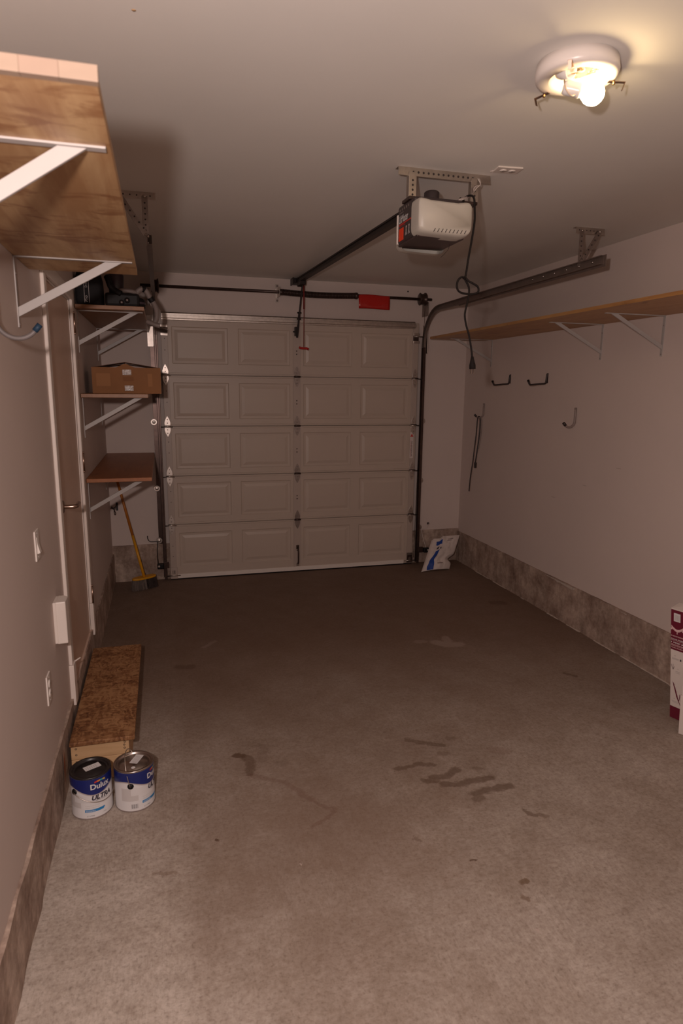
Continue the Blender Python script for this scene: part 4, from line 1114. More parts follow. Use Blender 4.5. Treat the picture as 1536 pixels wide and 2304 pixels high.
# ------------------------------------------------------------------ cardboard box on the middle shelf
cb = thing('cardboard_box', 'brown cardboard box with bulging flaps on the middle corner shelf', 'box', (-0.24, -1.26, 1.752))
bx0, bx1, by0, by1, bz0, bz1 = -0.462, -0.018, -1.395, -1.07, 1.7525, 1.925
bm_ = MB()
bm_.add([(bx0, by0, bz0), (bx1, by0, bz0), (bx1, by1, bz0), (bx0, by1, bz0), (bx0, by0, bz1), (bx1, by0, bz1), (bx1, by1, bz1), (bx0, by1, bz1)],
        [(3, 2, 1, 0), (0, 1, 5, 4), (1, 2, 6, 5), (2, 3, 7, 6), (3, 0, 4, 7)])
cbb = obj('box_body', bm_, 'card', cb)
md = cbb.modifiers.new('thick', 'SOLIDIFY'); md.thickness = 0.004
mx_ = (bx0 + bx1) / 2 - 0.01
for yy0, yy1, lift in ((by0 + 0.004, by0 + 0.160, 0.036), (by1 - 0.160, by1 - 0.004, 0.030)):
    fp = MB().add([(bx0, yy0, bz1), (mx_, yy0, bz1 + lift), (bx1, yy0, bz1), (bx0, yy1, bz1), (mx_, yy1, bz1 + lift), (bx1, yy1, bz1)], [(0, 1, 4, 3), (1, 2, 5, 4)])
    fo_ = obj('box_flap', fp, 'cardin', cb)
    md = fo_.modifiers.new('thick', 'SOLIDIFY'); md.thickness = 0.004
obj('flap_gusset', MB().add([(mx_ - 0.06, by0 + 0.001, bz1 - 0.002), (mx_ + 0.07, by0 + 0.001, bz1 - 0.002), (mx_ + 0.002, by0 + 0.001, bz1 + 0.026)], [(0, 1, 2)]), 'card', cb)
for cx, cz in ((-0.238, 1.893), (-0.228, 1.787)):
    n = 6; vs = []; fs = []
    for i in range(n + 1):
        for j in range(n + 1):
            vs.append((cx - 0.028 + 0.056 * i / n, by0 - 0.0042 - 0.0016 * random.random(), cz - 0.018 + 0.036 * j / n))
    for i in range(n):
        for j in range(n): fs.append((i * (n + 1) + j, (i + 1) * (n + 1) + j, (i + 1) * (n + 1) + j + 1, i * (n + 1) + j + 1))
    obj('tape_patch', MB().add(vs, fs), 'tape', cb)
for x0_, x1_ in ((-0.435, -0.345), (-0.105, -0.075)):
    obj('faded_print', MB().box(x0_, x1_, by0 - 0.0046, by0 - 0.003, 1.800, 1.885), mat('pale_print', (0.345, 0.150, 0.055), 0.75), cbb)
obj('hand_slot', MB().box(-0.265, -0.195, by0 - 0.0046, by0 - 0.003, 1.838, 1.862), mat('slot_shade', (0.24, 0.098, 0.035), 0.8), cbb)

# ------------------------------------------------------------------ things on the topmost corner shelf
zt = 2.2945
tb = thing('tool_bag', 'black fabric bag with two pale stripes on the topmost corner shelf', 'bag', (-0.42, -1.53, zt))
bag = MB()
prof = [(0.0, 0.92), (0.03, 1.0), (0.10, 1.0), (0.16, 0.97), (0.195, 0.86), (0.205, 0.6)]
vs = []; fs = []; ring = 28
for h, s in prof:
    for k in range(ring):
        a = 2 * pi * (k + 0.5) / ring; e = 0.35
        x = -0.428 + 0.080 * s * (abs(cos(a)) ** e) * (1 if cos(a) >= 0 else -1)
        y = -1.535 + 0.115 * s * (abs(sin(a)) ** e) * (1 if sin(a) >= 0 else -1)
        vs.append((x, y, zt + h))
for i in range(len(prof) - 1):
    for k in range(ring): fs.append((i * ring + k, i * ring + (k + 1) % ring, (i + 1) * ring + (k + 1) % ring, (i + 1) * ring + k))
fs += [tuple(range(ring)), tuple(range((len(prof) - 1) * ring, len(prof) * ring))]
tbb = obj('bag_body', bag.add(vs, fs, True), 'blacksoft', tb)
yf = -1.6535
for x in (-0.452, -0.425): obj('stripe', MB().box(x, x + 0.0022, yf, yf + 0.004, zt + 0.012, zt + 0.150), 'greyprint', tb)
obj('bag_lettering', textmb(lambda a, b_: (-0.433 - b_ + 0.0, yf - 0.0006, zt + 0.015 + a), 'Pro', 0.026, shear=0.2), 'greyprint', tb)
obj('bag_lettering', textmb(lambda a, b_: (-0.433 - b_, yf - 0.0006, zt + 0.10 + a), 'Drill', 0.018), 'greyprint', tb)
obj('carry_handle', MB().tube(smooth_path([(-0.46, -1.53, zt + 0.198), (-0.45, -1.53, zt + 0.225), (-0.40, -1.53, zt + 0.228), (-0.385, -1.53, zt + 0.198)], 5), 0.008, 8), 'blacksoft', tb)

vc = thing('vacuum_cleaner', 'black canister vacuum with grey hose drooping off the topmost corner shelf', 'vacuum cleaner', (-0.22, -1.50, zt))
obj('canister', MB().box(-0.335, -0.128, -1.635, -1.38, zt, zt + 0.082), 'black', vc, 0.016)
obj('motor_head', MB().lathe([(0.0, 0.0), (0.060, 0.0), (0.062, 0.030), (0.056, 0.052), (0.038, 0.062), (0, 0.064)], (-0.155, -1.56, zt + 0.0005), (0, 0, 1), 28), 'black', vc)
hd = obj('rim_band', MB().lathe([(0.0625, 0.010), (0.064, 0.012), (0.064, 0.020), (0.0625, 0.022)], (-0.155, -1.56, zt + 0.012), (0, 0, 1), 28), 'brownbox', vc)
for x, r in ((-0.202, 0.017), (-0.235, 0.016)):
    wz = zt + (0.036 if r > 0.0165 else 0.022)
    wh = obj('caster_wheel', MB().lathe([(0.006, 0.012), (r * 0.6, 0.012), (r, 0.009), (r, -0.006)], (x, -1.642, wz), (0, -1, 0), 18), 'rubber', vc)
    obj('wheel_hub', MB().lathe([(0, 0.014), (0.006, 0.013), (0.0065, 0.01)], (x, -1.642, wz), (0, -1, 0), 12), 'hookgrey', wh)
# shiny black pipe leaning across the canister
obj('wand_pipe', MB().tube(smooth_path([(-0.318, -1.60, zt + 0.178), (-0.310, -1.61, zt + 0.160), (-0.295, -1.62, zt + 0.115), (-0.262, -1.625, zt + 0.088), (-0.235, -1.63, zt + 0.075)], 6), 0.019, 14), 'black', vc)
obj('dust_cup', MB().lathe([(0.0, 0.0), (0.042, 0.0), (0.046, 0.02), (0.048, 0.13), (0.040, 0.155), (0, 0.16)], (-0.270, -1.50, zt + 0.07), (0, 0, 1), 24), 'brownbox', vc)
obj('handle_grip', MB().tube(smooth_path([(-0.255, -1.60, zt + 0.095), (-0.22, -1.62, zt + 0.098), (-0.175, -1.62, zt + 0.094), (-0.135, -1.60, zt + 0.086)], 5), 0.013, 12), 'hose', vc)
hp = smooth_path([(-0.150, -1.60, zt + 0.085), (-0.115, -1.60, zt + 0.115), (-0.090, -1.59, zt + 0.108), (-0.070, -1.58, zt + 0.075), (-0.050, -1.57, zt + 0.045), (-0.030, -1.555, zt + 0.005), (-0.026, -1.54, zt - 0.040), (-0.040, -1.53, zt - 0.078), (-0.065, -1.53, zt - 0.090), (-0.082, -1.55, zt - 0.086)], 8)
rad = [0.0165 + 0.0012 * (i % 2) for i in range(len(hp))]
ho = obj('suction_hose', MB().tube(hp, 0.0165, 14, radii=rad), 'hose', vc)
ho['label'] = 'ribbed grey hose looping over the shelf end'
h2 = smooth_path([(-0.090, -1.575, zt - 0.082), (-0.060, -1.585, zt - 0.094), (-0.030, -1.59, zt - 0.104), (-0.010, -1.59, zt - 0.108)], 6)
obj('hose_end', MB().tube(h2, 0.0155, 14), 'hose', ho)
def cuff(i0, i1): return MB().tube(hp[i0:i1], 0.0195, 14)
obj('hose_cuff', cuff(26, 33), 'black', ho)
obj('hose_cuff', cuff(9, 15), 'black', ho)

# ------------------------------------------------------------------ broom, in the corner
bm2 = thing('broom', 'yellow broom leaning in the corner under the lowest shelf', 'broom', (-0.24, -0.24, 0))
hb, ht = Vector((-0.238, -0.215, 0.118)), Vector((-0.470, 0.020, 1.12))
mid = hb.lerp(ht, 0.36)
obj('lower_handle', MB().tube([hb - (ht - hb).normalized() * 0.015, mid], 0.0125, 14), 'yellow', bm2)
obj('upper_handle', MB().tube([mid, ht], 0.0115, 14), 'orangewood', bm2)
Tb = Matrix.Translation((-0.236, -0.225, 0.0)) @ Matrix.Rotation(radians(31), 4, 'Z')
hdm = MB(Tb)
poly = []
for k in range(28):
    a = 2 * pi * k / 28
    poly.append((0.115 * (abs(cos(a)) ** 0.8) * (1 if cos(a) >= 0 else -1), 0.042 * (abs(sin(a)) ** 0.9) * (1 if sin(a) >= 0 else -1)))
hdm.prism(poly, lambda a, b_, h: (a, b_, 0.098 + 0.018 * h), 1.0)
obj('broom_head', hdm, 'yellow', bm2, 0.004)
rnd = random.Random(3)
for nm, m_, x0_, x1_ in (('bristle_bundle', 'bristle', -0.108, 0.010), ('bristle_bundle', 'bristled', 0.010, 0.108)):
    br_ = MB(Tb)
    for i in range(150):
        x = x0_ + (x1_ - x0_) * rnd.random(); y = 0.034 * (2 * rnd.random() - 1) * (1 - (x / 0.13) ** 4)
        sp_ = 1.10 + 0.10 * rnd.random()
        br_.tube([(x, y, 0.099), (x * sp_ + 0.004, y * 1.5, 0.002 + 0.006 * rnd.random())], 0.0022, 4, cap=False)
    o_ = obj(nm, br_, m_, bm2); o_['kind'] = 'stuff'

# ------------------------------------------------------------------ photo-eye sensors by the tracks
def sensor(x, sg, label):
    t = thing('safety_sensor', label, 'sensor', (x, 0.0, 0.166))
    sb = obj('sensor_body', MB().box(x - 0.030, x + 0.030, -0.105, -0.062, 0.140, 0.188), 'black', t, 0.006)
    obj('sensor_lens', MB().lathe([(0, 0.006), (0.008, 0.004), (0.010, 0)], (x + sg * 0.014, -0.105, 0.166), (0, -1, 0), 14), 'tape', sb)
    obj('sensor_bracket', MB().box(min(x - sg * 0.028, x - sg * 0.075), max(x - sg * 0.028, x - sg * 0.075), -0.066, -0.060, 0.135, 0.195), 'darkmetal', t, 0.003)
    return t
sl = sensor(-0.090, -1, 'black photo-eye sensor at the foot of the left track')
obj('sensor_wire', MB().tube(smooth_path([(-0.112, -0.08, 0.187), (-0.116, 0.0, 0.26), (-0.112, 0.03, 0.33), (-0.108, 0.03, 0.365), (-0.12, 0.03, 0.372), (-0.175, 0.033, 0.375), (-0.195, 0.033, 0.400), (-0.198, 0.033, 0.43)], 5), 0.004, 6), 'hookblack', sl)
sr = sensor(2.565, 1, 'black photo-eye sensor at the foot of the right track')
obj('sensor_wire', MB().tube(smooth_path([(2.565, -0.08, 0.187), (2.560, 0.0, 0.28), (2.556, 0.035, 0.355), (2.58, 0.036, 0.362), (2.62, 0.036, 0.368), (2.632, 0.036, 0.415)], 5), 0.003, 6), 'cable', sr)
obj('wire_staple', MB().box(2.622, 2.642, 0.035, YB, 0.405, 0.425), 'hookblack', sr, 0.002)

# ------------------------------------------------------------------ wall hooks
def j_hook(label, y, xw, sg, z, R_, stem, cap_m, body_m, r, a_end, group=None):
    t = thing('wall_hook', label, 'hook', (xw, y, z), group)
    x0 = xw + sg * (r + 0.004)
    cx = x0 + sg * R_
    pts = [(x0, y, z + stem), (x0, y, z + stem * 0.5)] + [tuple(v) for v in arc((cx, y, z), R_, pi, pi + a_end, 16, (sg, 0, 0), (0, 0, 1))]
    obj('hook_rod', MB().tube(pts, r, 12), body_m, t)
    e = Vector(pts[-1]); d = (e - Vector(pts[-2])).normalized()
    obj('tip_cap', MB().tube([e - d * 0.004, e + d * 0.022], r * 1.28, 12), cap_m, t)
    obj('screw', MB().lathe([(0, 0.003), (0.005, 0.002), (0.006, 0)], (xw + sg * (2 * r + 0.003), y, z + stem * 0.8), (sg, 0, 0), 8), 'galv', t)
    return t
j_hook('grey hook with a blue tip on the left wall under the plywood shelf', -3.800, XL, 1, 2.004, 0.062, 0.16, 'bluecap', 'hookdark', 0.0072, radians(145))
h1 = j_hook('grey J-shaped hook alone on the right wall', -1.840, XR, -1, 1.578, 0.046, 0.100, 'hookblack', 'hookgrey', 0.0085, radians(140))
h2_ = j_hook('J-shaped hook on the right wall with a leash hanging from it', -0.400, XR, -1, 1.580, 0.044, 0.095, 'hookblack', 'hookgrey', 0.0080, radians(140))
for y, lb in ((-0.845, 'black square-bent hook on the right wall, nearer the corner'), (-1.425, 'black square-bent hook on the right wall, farther from the corner')):
    t = thing('utility_hook', lb, 'hook', (XR, y, 1.86), 'black square hooks on the right wall')
    p = smooth_path([(XR - 0.006, y, 1.935), (XR - 0.010, y, 1.900), (XR - 0.014, y, 1.868), (XR - 0.024, y, 1.857), (XR - 0.08, y, 1.852), (XR - 0.150, y, 1.846), (XR - 0.163, y, 1.852), (XR - 0.176, y, 1.880)], 5)
    obj('hook_rod', MB().tube(p, 0.0075, 10), 'hookblack', t)
    obj('tip_cap', MB().tube([p[-3], p[-1] + (p[-1] - p[-2]).normalized() * 0.004], 0.0095, 10), 'rubber', t)
    obj('mounting_plate', MB().box(XR - 0.003, XR, y - 0.008, y + 0.008, 1.86, 1.94), 'hookblack', t, 0.001)
ls = thing('dog_leash', 'dark leash draped over a hook on the right wall', 'leash', (2.94, -0.40, 1.53))
yl = -0.400
obj('leash_strap', MB().tube(smooth_path([(2.936, yl, 1.548), (2.918, yl - 0.004, 1.546), (2.908, yl - 0.010, 1.50), (2.904, yl - 0.010, 1.38), (2.895, yl - 0.008, 1.26), (2.884, yl - 0.008, 1.12), (2.872, yl - 0.008, 1.02), (2.868, yl, 0.94), (2.862, yl, 0.82)], 5), 0.0055, 8, radii=None), 'hookblack', ls)
obj('leash_strap', MB().tube(smooth_path([(2.938, yl, 1.548), (2.940, yl - 0.008, 1.50), (2.938, yl - 0.010, 1.40), (2.930, yl - 0.008, 1.28), (2.918, yl - 0.008, 1.17), (2.914, yl, 1.10)], 5), 0.0060, 8), 'hookblack', ls)
obj('braided_strap', MB().tube(smooth_path([(2.944, yl, 1.548), (2.955, yl - 0.006, 1.50), (2.954, yl - 0.008, 1.40), (2.944, yl - 0.006, 1.30), (2.936, yl - 0.006, 1.24)], 5), 0.0055, 8), 'hookgrey', ls)
obj('leash_clip', MB().box(2.902, 2.926, yl - 0.012, yl + 0.006, 1.05, 1.105), 'hookblack', ls, 0.004)
bh = thing('utility_hook', 'small black hook with loose cord in the corner under the lowest shelf', 'hook', (-0.47, YB - 0.02, 0.72))
obj('hook_plate', MB().box(-0.462, -0.444, YB - 0.006, YB, 0.68, 0.755), 'hookblack', bh, 0.002)
obj('hook_rod', MB().tube(smooth_path([(-0.452, YB - 0.006, 0.73), (-0.462, YB - 0.05, 0.722), (-0.480, YB - 0.095, 0.718), (-0.492, YB - 0.11, 0.735)], 5), 0.006, 8), 'hookblack', bh)
obj('loose_cord', MB().tube(smooth_path([(-0.500, YB - 0.10, 0.722), (-0.480, YB - 0.10, 0.712), (-0.468, YB - 0.09, 0.690), (-0.462, YB - 0.08, 0.665), (-0.470, YB - 0.08, 0.655), (-0.474, YB - 0.085, 0.690), (-0.462, YB - 0.08, 0.715)], 5), 0.0035, 6), 'hookblack', bh)

# ------------------------------------------------------------------ paper sack by the right curb
sk = thing('paper_sack', 'crumpled white paper sack with a blue stripe in the right corner', 'sack', (2.57, -0.30, 0))
def sack_pt(s, t, side):
    lb_, lt_ = Vector((2.412, -0.335, 0.004)), Vector((2.604, -0.130, 0.288))
    rb_, rtp = Vector((2.735, -0.300, 0.004)), Vector((2.925, -0.115, 0.292))
    top_notch = 0.018 * max(0, min(1, (s - 0.30) * 14)) * t + (-0.014 * t if s < 0.05 else 0)
    L_ = lb_.lerp(lt_, t); R2 = rb_.lerp(rtp, t)
    pinch = 0.055 * math.exp(-((t - 0.30) / 0.09) ** 2)
    R2 = R2 - Vector((pinch, 0, 0))
    p = L_.lerp(R2, s)
    p.z += top_notch
    th = 0.052 * (sin(pi * min(max(s, 0), 1)) ** 0.6) * (1 - t ** 2.2) ** 0.7 * (0.55 + 0.45 * sin(pi * min(1, t * 1.2 + 0.15)))
    cr = 0.012 * noise.noise(Vector((s * 5.5, t * 6, 2.0 + side * 3))) + 0.006 * noise.noise(Vector((s * 14, t * 15, 5.0 + side)))
    cr *= min(1, 5 * s) * min(1, 5 * (1 - s))
    nrm = Vector((0, -0.80, 0.55)).normalized()
    p += nrm * (side * (th + 0.004) + cr * (1 if side > 0 else 0.5))
    p.z = max(p.z, 0.003)
    return p
def sack_sheet(side):
    ns, nt_ = 34, 34; vs = []; fs = []
    for j in range(nt_ + 1):
        for i in range(ns + 1): vs.append(sack_pt(i / ns, j / nt_, side))
    for j in range(nt_):
        for i in range(ns): fs.append((j * (ns + 1) + i, j * (ns + 1) + i + 1, (j + 1) * (ns + 1) + i + 1, (j + 1) * (ns + 1) + i))
    return vs, fs
sm = MB()
for sd_ in (1, -1):
    v_, f_ = sack_sheet(sd_); sm.add(v_, f_, True)
ns = 34
a1, f1 = sack_sheet(1); a2, f2 = sack_sheet(-1)
side_v = []; side_f = []
for idxs in ([j * (ns + 1) for j in range(ns + 1)], [j * (ns + 1) + ns for j in range(ns + 1)], list(range(ns + 1))):
    st_ = len(side_v)
    for i in idxs: side_v += [a1[i], a2[i]]
    for k in range(len(idxs) - 1): side_f.append((st_ + 2 * k, st_ + 2 * k + 2, st_ + 2 * k + 3, st_ + 2 * k + 1))
sm.add(side_v, side_f, True)
skb = obj('sack_body', sm, 'paper', sk)
def sack_print(name, rows, m_):
    """rows: [(t, s0, s1)] laid on the front sheet"""
    vs = []; fs = []; k_ = 8
    for t, s0, s1 in rows:
        for k in range(k_ + 1):
            p = sack_pt(s0 + (s1 - s0) * k / k_, t, 1); vs.append(p + Vector((0, -0.80, 0.55)) * 0.0028)
    for r in range(len(rows) - 1):
        for k in range(k_): fs.append((r * (k_ + 1) + k, r * (k_ + 1) + k + 1, (r + 1) * (k_ + 1) + k + 1, (r + 1) * (k_ + 1) + k))
    return obj(name, MB().add(vs, fs, True), m_, sk)
def rows_lerp(keys, n=5):
    out = []
    for (t0, a0, b0), (t1, c0, d0) in zip(keys, keys[1:]):
        for i in range(n): q = i / n; out.append((t0 + (t1 - t0) * q, a0 + (c0 - a0) * q, b0 + (d0 - b0) * q))
    out.append(keys[-1]); return out
sack_print('blue_stripe', rows_lerp([(0.01, 0.15, 0.36), (0.12, 0.12, 0.34), (0.30, 0.17, 0.34), (0.48, 0.24, 0.36), (0.58, 0.27, 0.385)]), 'blue')
sack_print('blue_stripe', rows_lerp([(0.76, 0.24, 0.43), (0.80, 0.22, 0.42), (0.88, 0.20, 0.41), (0.89, 0.22, 0.40)]), 'blue')
sack_print('printed_mark', rows_lerp([(0.63, 0.27, 0.34), (0.70, 0.29, 0.36)]), 'ink')
sack_print('printed_mark', rows_lerp([(0.60, 0.40, 0.43), (0.66, 0.40, 0.44)]), 'ink')
sack_print('printed_mark', rows_lerp([(0.885, 0.60, 0.78), (0.905, 0.60, 0.78)]), 'hookgrey')
sack_print('printed_mark', rows_lerp([(0.845, 0.58, 0.74), (0.865, 0.60, 0.74)]), 'hookgrey')
sack_print('printed_mark', rows_lerp([(0.16, 0.46, 0.66), (0.185, 0.44, 0.64)]), 'hookgrey')

# ------------------------------------------------------------------ strand-board step
stp = thing('step_box', 'low wooden step with a strand-board top below the entry door', 'step', (-0.35, -2.63, 0))
zt2 = 0.214
obj('top_board', MB().box(-0.487, -0.204, -3.185, -2.070, zt2 - 0.022, zt2), 'osb', stp, 0.005)
obj('front_board', MB().box(-0.484, -0.232, -3.165, -3.127, 0.118, zt2 - 0.0225), 'spf', stp, 0.002)
obj('front_board', MB().box(-0.484, -0.232, -3.165, -3.127, 0.002, 0.116), 'spf', stp, 0.002)
obj('rear_board', MB().box(-0.484, -0.232, -2.128, -2.090, 0.0, zt2 - 0.0225), 'spf', stp, 0.002)
obj('side_board', MB().box(-0.270, -0.232, -3.126, -2.129, 0.0, zt2 - 0.0225), 'spf', stp, 0.002)
obj('side_board', MB().box(-0.484, -0.446, -3.126, -2.129, 0.0, zt2 - 0.0225), 'spf', stp, 0.002)
for x, z in ((-0.462, 0.172), (-0.462, 0.142), (-0.462, 0.106), (-0.250, 0.178), (-0.253, 0.164), (-0.252, 0.148)):
    obj('screw', MB().lathe([(0, -0.001), (0.004, 0.0006), (0.005, 0.0004)], (x, -3.165, z), (0, -1, 0), 8), 'hookblack', stp)

# ------------------------------------------------------------------ paint cans
def paint_can(label, cx, cy, yaw, lid_m, rim_m, bail_up, group='paint cans on the floor'):
    """yaw: world angle (rad) toward which the middle of the front label faces"""
    t = thing('paint_can', label, 'paint can', (cx, cy, 0), group)
    C = Vector((cx, cy, 0)); R_, h_ = 0.0830, 0.190
    obj('can_body', MB().lathe([(0.0, 0.001), (R_ - 0.002, 0.001), (R_ + 0.001, 0.003), (R_, 0.007), (R_, h_ - 0.004), (R_ - 0.001, h_)], C, (0, 0, 1), 56), 'label', t)
    obj('bottom_rim', MB().lathe([(R_ + 0.0004, 0.001), (R_ + 0.0018, 0.003), (R_ + 0.0004, 0.006)], C, (0, 0, 1), 56), 'hookgrey', t)
    obj('can_rim', MB().lathe([(R_ + 0.0004, h_ - 0.006), (R_ + 0.002, h_ - 0.002), (R_ + 0.0005, h_ + 0.002), (R_ - 0.008, h_ + 0.002), (R_ - 0.010, h_ - 0.006)], C, (0, 0, 1), 56), rim_m, t)
    obj('lid', MB().lathe([(R_ - 0.010, h_ - 0.004), (R_ - 0.012, h_ - 0.009), (R_ - 0.022, h_ - 0.009), (R_ - 0.024, h_ - 0.004), (0.0, h_ - 0.004)], C, (0, 0, 1), 56), lid_m, t)
    # cylindrical label mapping: u = arc metres to the right as seen from outside, v = height
    def cyl(u, v, e=0.0006):
        a = yaw + u / R_
        return C + Vector(((R_ + e) * cos(a), (R_ + e) * sin(a), v))
    def patch(name, u0, u1, f0, f1, m_, e=0.0006, n=None, par=t):
        n = n or max(2, int(abs(u1 - u0) / 0.006)); vs = []; fs = []
        for i in range(n + 1):
            u = u0 + (u1 - u0) * i / n
            a_ = f0(u) if callable(f0) else f0; b2 = f1(u) if callable(f1) else f1
            vs += [cyl(u, a_, e), cyl(u, b2, e)]
        for i in range(n): fs.append((2 * i, 2 * i + 2, 2 * i + 3, 2 * i + 1))
        return obj(name, MB().add(vs, fs, True), m_, par)
    circ = 2 * pi * R_
    wave = lambda u: 0.128 - 0.016 * cos((u + 0.012) * 2 * pi / 0.24)
    band = patch('navy_band', -circ / 2, circ / 2, wave, h_ - 0.006, 'navy', 0.0006, 96)
    patch('grey_swoosh', -circ / 2, circ / 2, lambda u: wave(u) - 0.0055, lambda u: wave(u) + 0.0005, 'greyprint', 0.0005, 96)
    tx = lambda du, dv, e: (lambda a, b_: cyl(du + a, dv + b_ + a * 0.0, e))
    obj('brand_lettering', textmb(tx(-0.036, 0.137, 0.0012), 'Dulux', 0.034, bold=0.0009, width=0.98), 'label', t)
    obj('range_lettering', textmb(tx(-0.034, 0.088, 0.0010), 'ULTRA', 0.029, shear=0.25, bold=0.0013, width=0.98), 'ink', t)
    obj('small_lettering', textmb(tx(-0.018, 0.0815, 0.0010), 'PREMIUM INTERIOR', 0.0058), 'ink', t)
    cols = ['redp', 'orangep', 'teal', 'yellowp']
    for i, m_ in enumerate(cols):
        u0 = -0.018 + 0.0115 * i
        patch('colour_swoosh', u0, u0 + 0.012, lambda u: 0.1645 + 0.003 * sin((u + 0.018) * 60), lambda u: 0.1715 + 0.003 * sin((u + 0.018) * 60), m_, 0.0011, 4)
    patch('azure_banner', -0.062, 0.020, lambda u: 0.034 if u < 0.0135 else 0.034 + (u - 0.0135) * 1.2, 0.046, 'azure', 0.0008)
    obj('banner_lettering', textmb(tx(-0.058, 0.0365, 0.0012), 'EGGSHELL', 0.0085, bold=0.0001), 'label', t)
    obj('small_lettering', textmb(tx(-0.056, 0.014, 0.0010), '3.7 LITRES', 0.0072), 'ink', t)
    obj('small_lettering', textmb(tx(0.010, 0.018, 0.0010), '1 GAL', 0.0060), 'ink', t)
    for k in range(2): obj('small_lettering', textmb(tx(-0.060, 0.062 - 0.009 * k, 0.0010), 'Washable acrylic latex paint', 0.0052), 'greyprint', t)
    # back-of-label column, with a printed bar code
    patch('text_column', -0.150, -0.078, 0.052, 0.112, mat('pale_grey_print', (0.60, 0.565, 0.555), 0.5), 0.0004)
    patch('text_column', -0.108, -0.040, 0.078, 0.112, 'label', 0.0008)
    if bail_up: bc_ = patch('bar_code', -0.110, -0.078, 0.016, 0.040, 'label', 0.0009)
    for k in range(9 if bail_up else 0): patch('bar', -0.107 + 0.0030 * k, -0.107 + 0.0030 * k + 0.0008 + 0.0008 * (k % 3 == 0), 0.018, 0.038, 'ink', 0.0012, 1, bc_)
    # ears and wire bail
    ear_u = 1.30 if not bail_up else 1.30
    ea = [yaw - ear_u, yaw - ear_u + pi]
    for a in ea:
        n_ = Vector((cos(a), sin(a), 0))
        obj('handle_ear', MB().lathe([(0, 0.008), (0.009, 0.007), (0.0130, 0.003), (0.0135, 0)], C + n_ * (R_ - 0.001) + Vector((0, 0, 0.124)), n_, 18), 'black', t)
    n0 = Vector((cos(ea[0]), sin(ea[0]), 0)); side = Vector((cos(yaw), sin(yaw), 0)); side = (side - n0 * side.dot(n0)).normalized()
    pts = []
    for i in range(25):
        q = pi * i / 24
        rr = R_ + 0.0065
        if bail_up:
            lift = Vector((0, 0, 0.116)) * sin(q) + side * (-0.030) * sin(q)
            pts.append(C + n0 * (rr * cos(q)) + Vector((0, 0, 0.124)) + lift)
        else:
            pts.append(C + n0 * (rr * cos(q)) + side * (rr * sin(q)) + Vector((0, 0, 0.124 - 0.050 * sin(q))))
    obj('wire_bail', MB().tube(pts, 0.0019, 8), 'galv', t)
    # white sticker on the lid
    sa = yaw + pi / 2
    e1 = Vector((cos(sa), sin(sa), 0)); e2 = Vector((-sin(sa), cos(sa), 0))
    zc = h_ - 0.0034
    cc = C + Vector((0, 0, zc)) + (Vector((0.006, 0.012, 0)) if not bail_up else Vector((0.012, 0.022, 0)))
    qd = [cc + e1 * x + e2 * y for x, y in ((-0.034, -0.018), (0.034, -0.018), (0.034, 0.018), (-0.034, 0.018))]
    stk = obj('lid_sticker', MB().add(qd, [(0, 1, 2, 3)]), 'label', t)
    for k in range(6):
        x = -0.028 + 0.0085 * k
        ql = [cc + Vector((0, 0, 0.0006)) + e1 * (x + dx) + e2 * y for dx, y in ((0, -0.013), (0.002, -0.013), (0.002, 0.006 + 0.005 * (k % 2)), (0, 0.006 + 0.005 * (k % 2)))]
        obj('sticker_print', MB().add(ql, [(0, 1, 2, 3)]), 'greyprint', stk)
    if bail_up: obj('lid_dab', MB().lathe([(0, 0.0012), (0.008, 0.0010), (0.009, 0)], C + Vector((0.0, -0.040, h_ - 0.004)), (0, 0, 1), 12), 'label', t)
    return t
paint_can('paint can with a black lid, bail hanging down, beside the left wall', -0.380, -3.365, radians(-62), 'lidb', 'lidb', False)
paint_can('paint can with a bare metal lid, bail raised, right of the black-lidded one', -0.203, -3.362, radians(-24), 'chrome', 'chrome', True)

# ------------------------------------------------------------------ cartons at the right edge
mc = thing('flower_carton', 'tall narrow maroon and white carton by the right curb', 'carton', (2.74, -3.34, 0))
# front-left face: corner nearest the wall A to corner B; box body behind it
A = Vector((2.672, -3.345, 0)); Bp = Vector((2.693, -3.412, 0))
ed_ = (Bp - A); wdt = ed_.length; eu = ed_.normalized(); en = Vector((eu.y, -eu.x, 0))
if en.dot(CAM - A) < 0: en = -en
HT = 0.650; dp = 0.24; LEAN = -0.115
def cp_(u, v, e=0.0): return A + eu * (u * wdt) + en * e + Vector((LEAN * v * HT, 0, v * HT))
def cquad(name, u0, u1, v0, v1, m_, e, par):
    return obj(name, MB().add([cp_(u0, v0, e), cp_(u1, v0, e), cp_(u1, v1, e), cp_(u0, v1, e)], [(0, 1, 2, 3)]), m_, par)
bb = MB()
q = [A, Bp, Bp - en * dp, A - en * dp]
bb.add([*[Vector(p) for p in q], *[Vector(p) + Vector((LEAN * HT, 0, HT)) for p in q]], [(3, 2, 1, 0), (0, 1, 5, 4), (1, 2, 6, 5), (2, 3, 7, 6), (3, 0, 4, 7), (4, 5, 6, 7)])
cbody = obj('carton_body', bb, 'cartonw', mc, 0.001)
cquad('maroon_panel', 0.0, 1.0, 0.635, 0.992, 'maroon', 0.0008, mc)
cquad('maroon_panel', 0.0, 1.0, 0.001, 0.112, 'maroon', 0.0008, mc)
bcq = cquad('bar_code', 0.22, 0.74, 0.892, 0.965, 'label', 0.0014, mc)
for k in range(8): cquad('bar', 0.31 + 0.048 * k, 0.31 + 0.048 * k + (0.026 if k % 3 else 0.016), 0.903, 0.950, 'greyprint', 0.0020, bcq)
rib = []; fs = []
for i in range(13):
    u = 0.04 + 0.92 * i / 12; v = 0.842 - 0.030 * sin(pi * i / 12)
    rib += [cp_(u, v - 0.011, 0.0014), cp_(u, v + 0.011, 0.0014)]
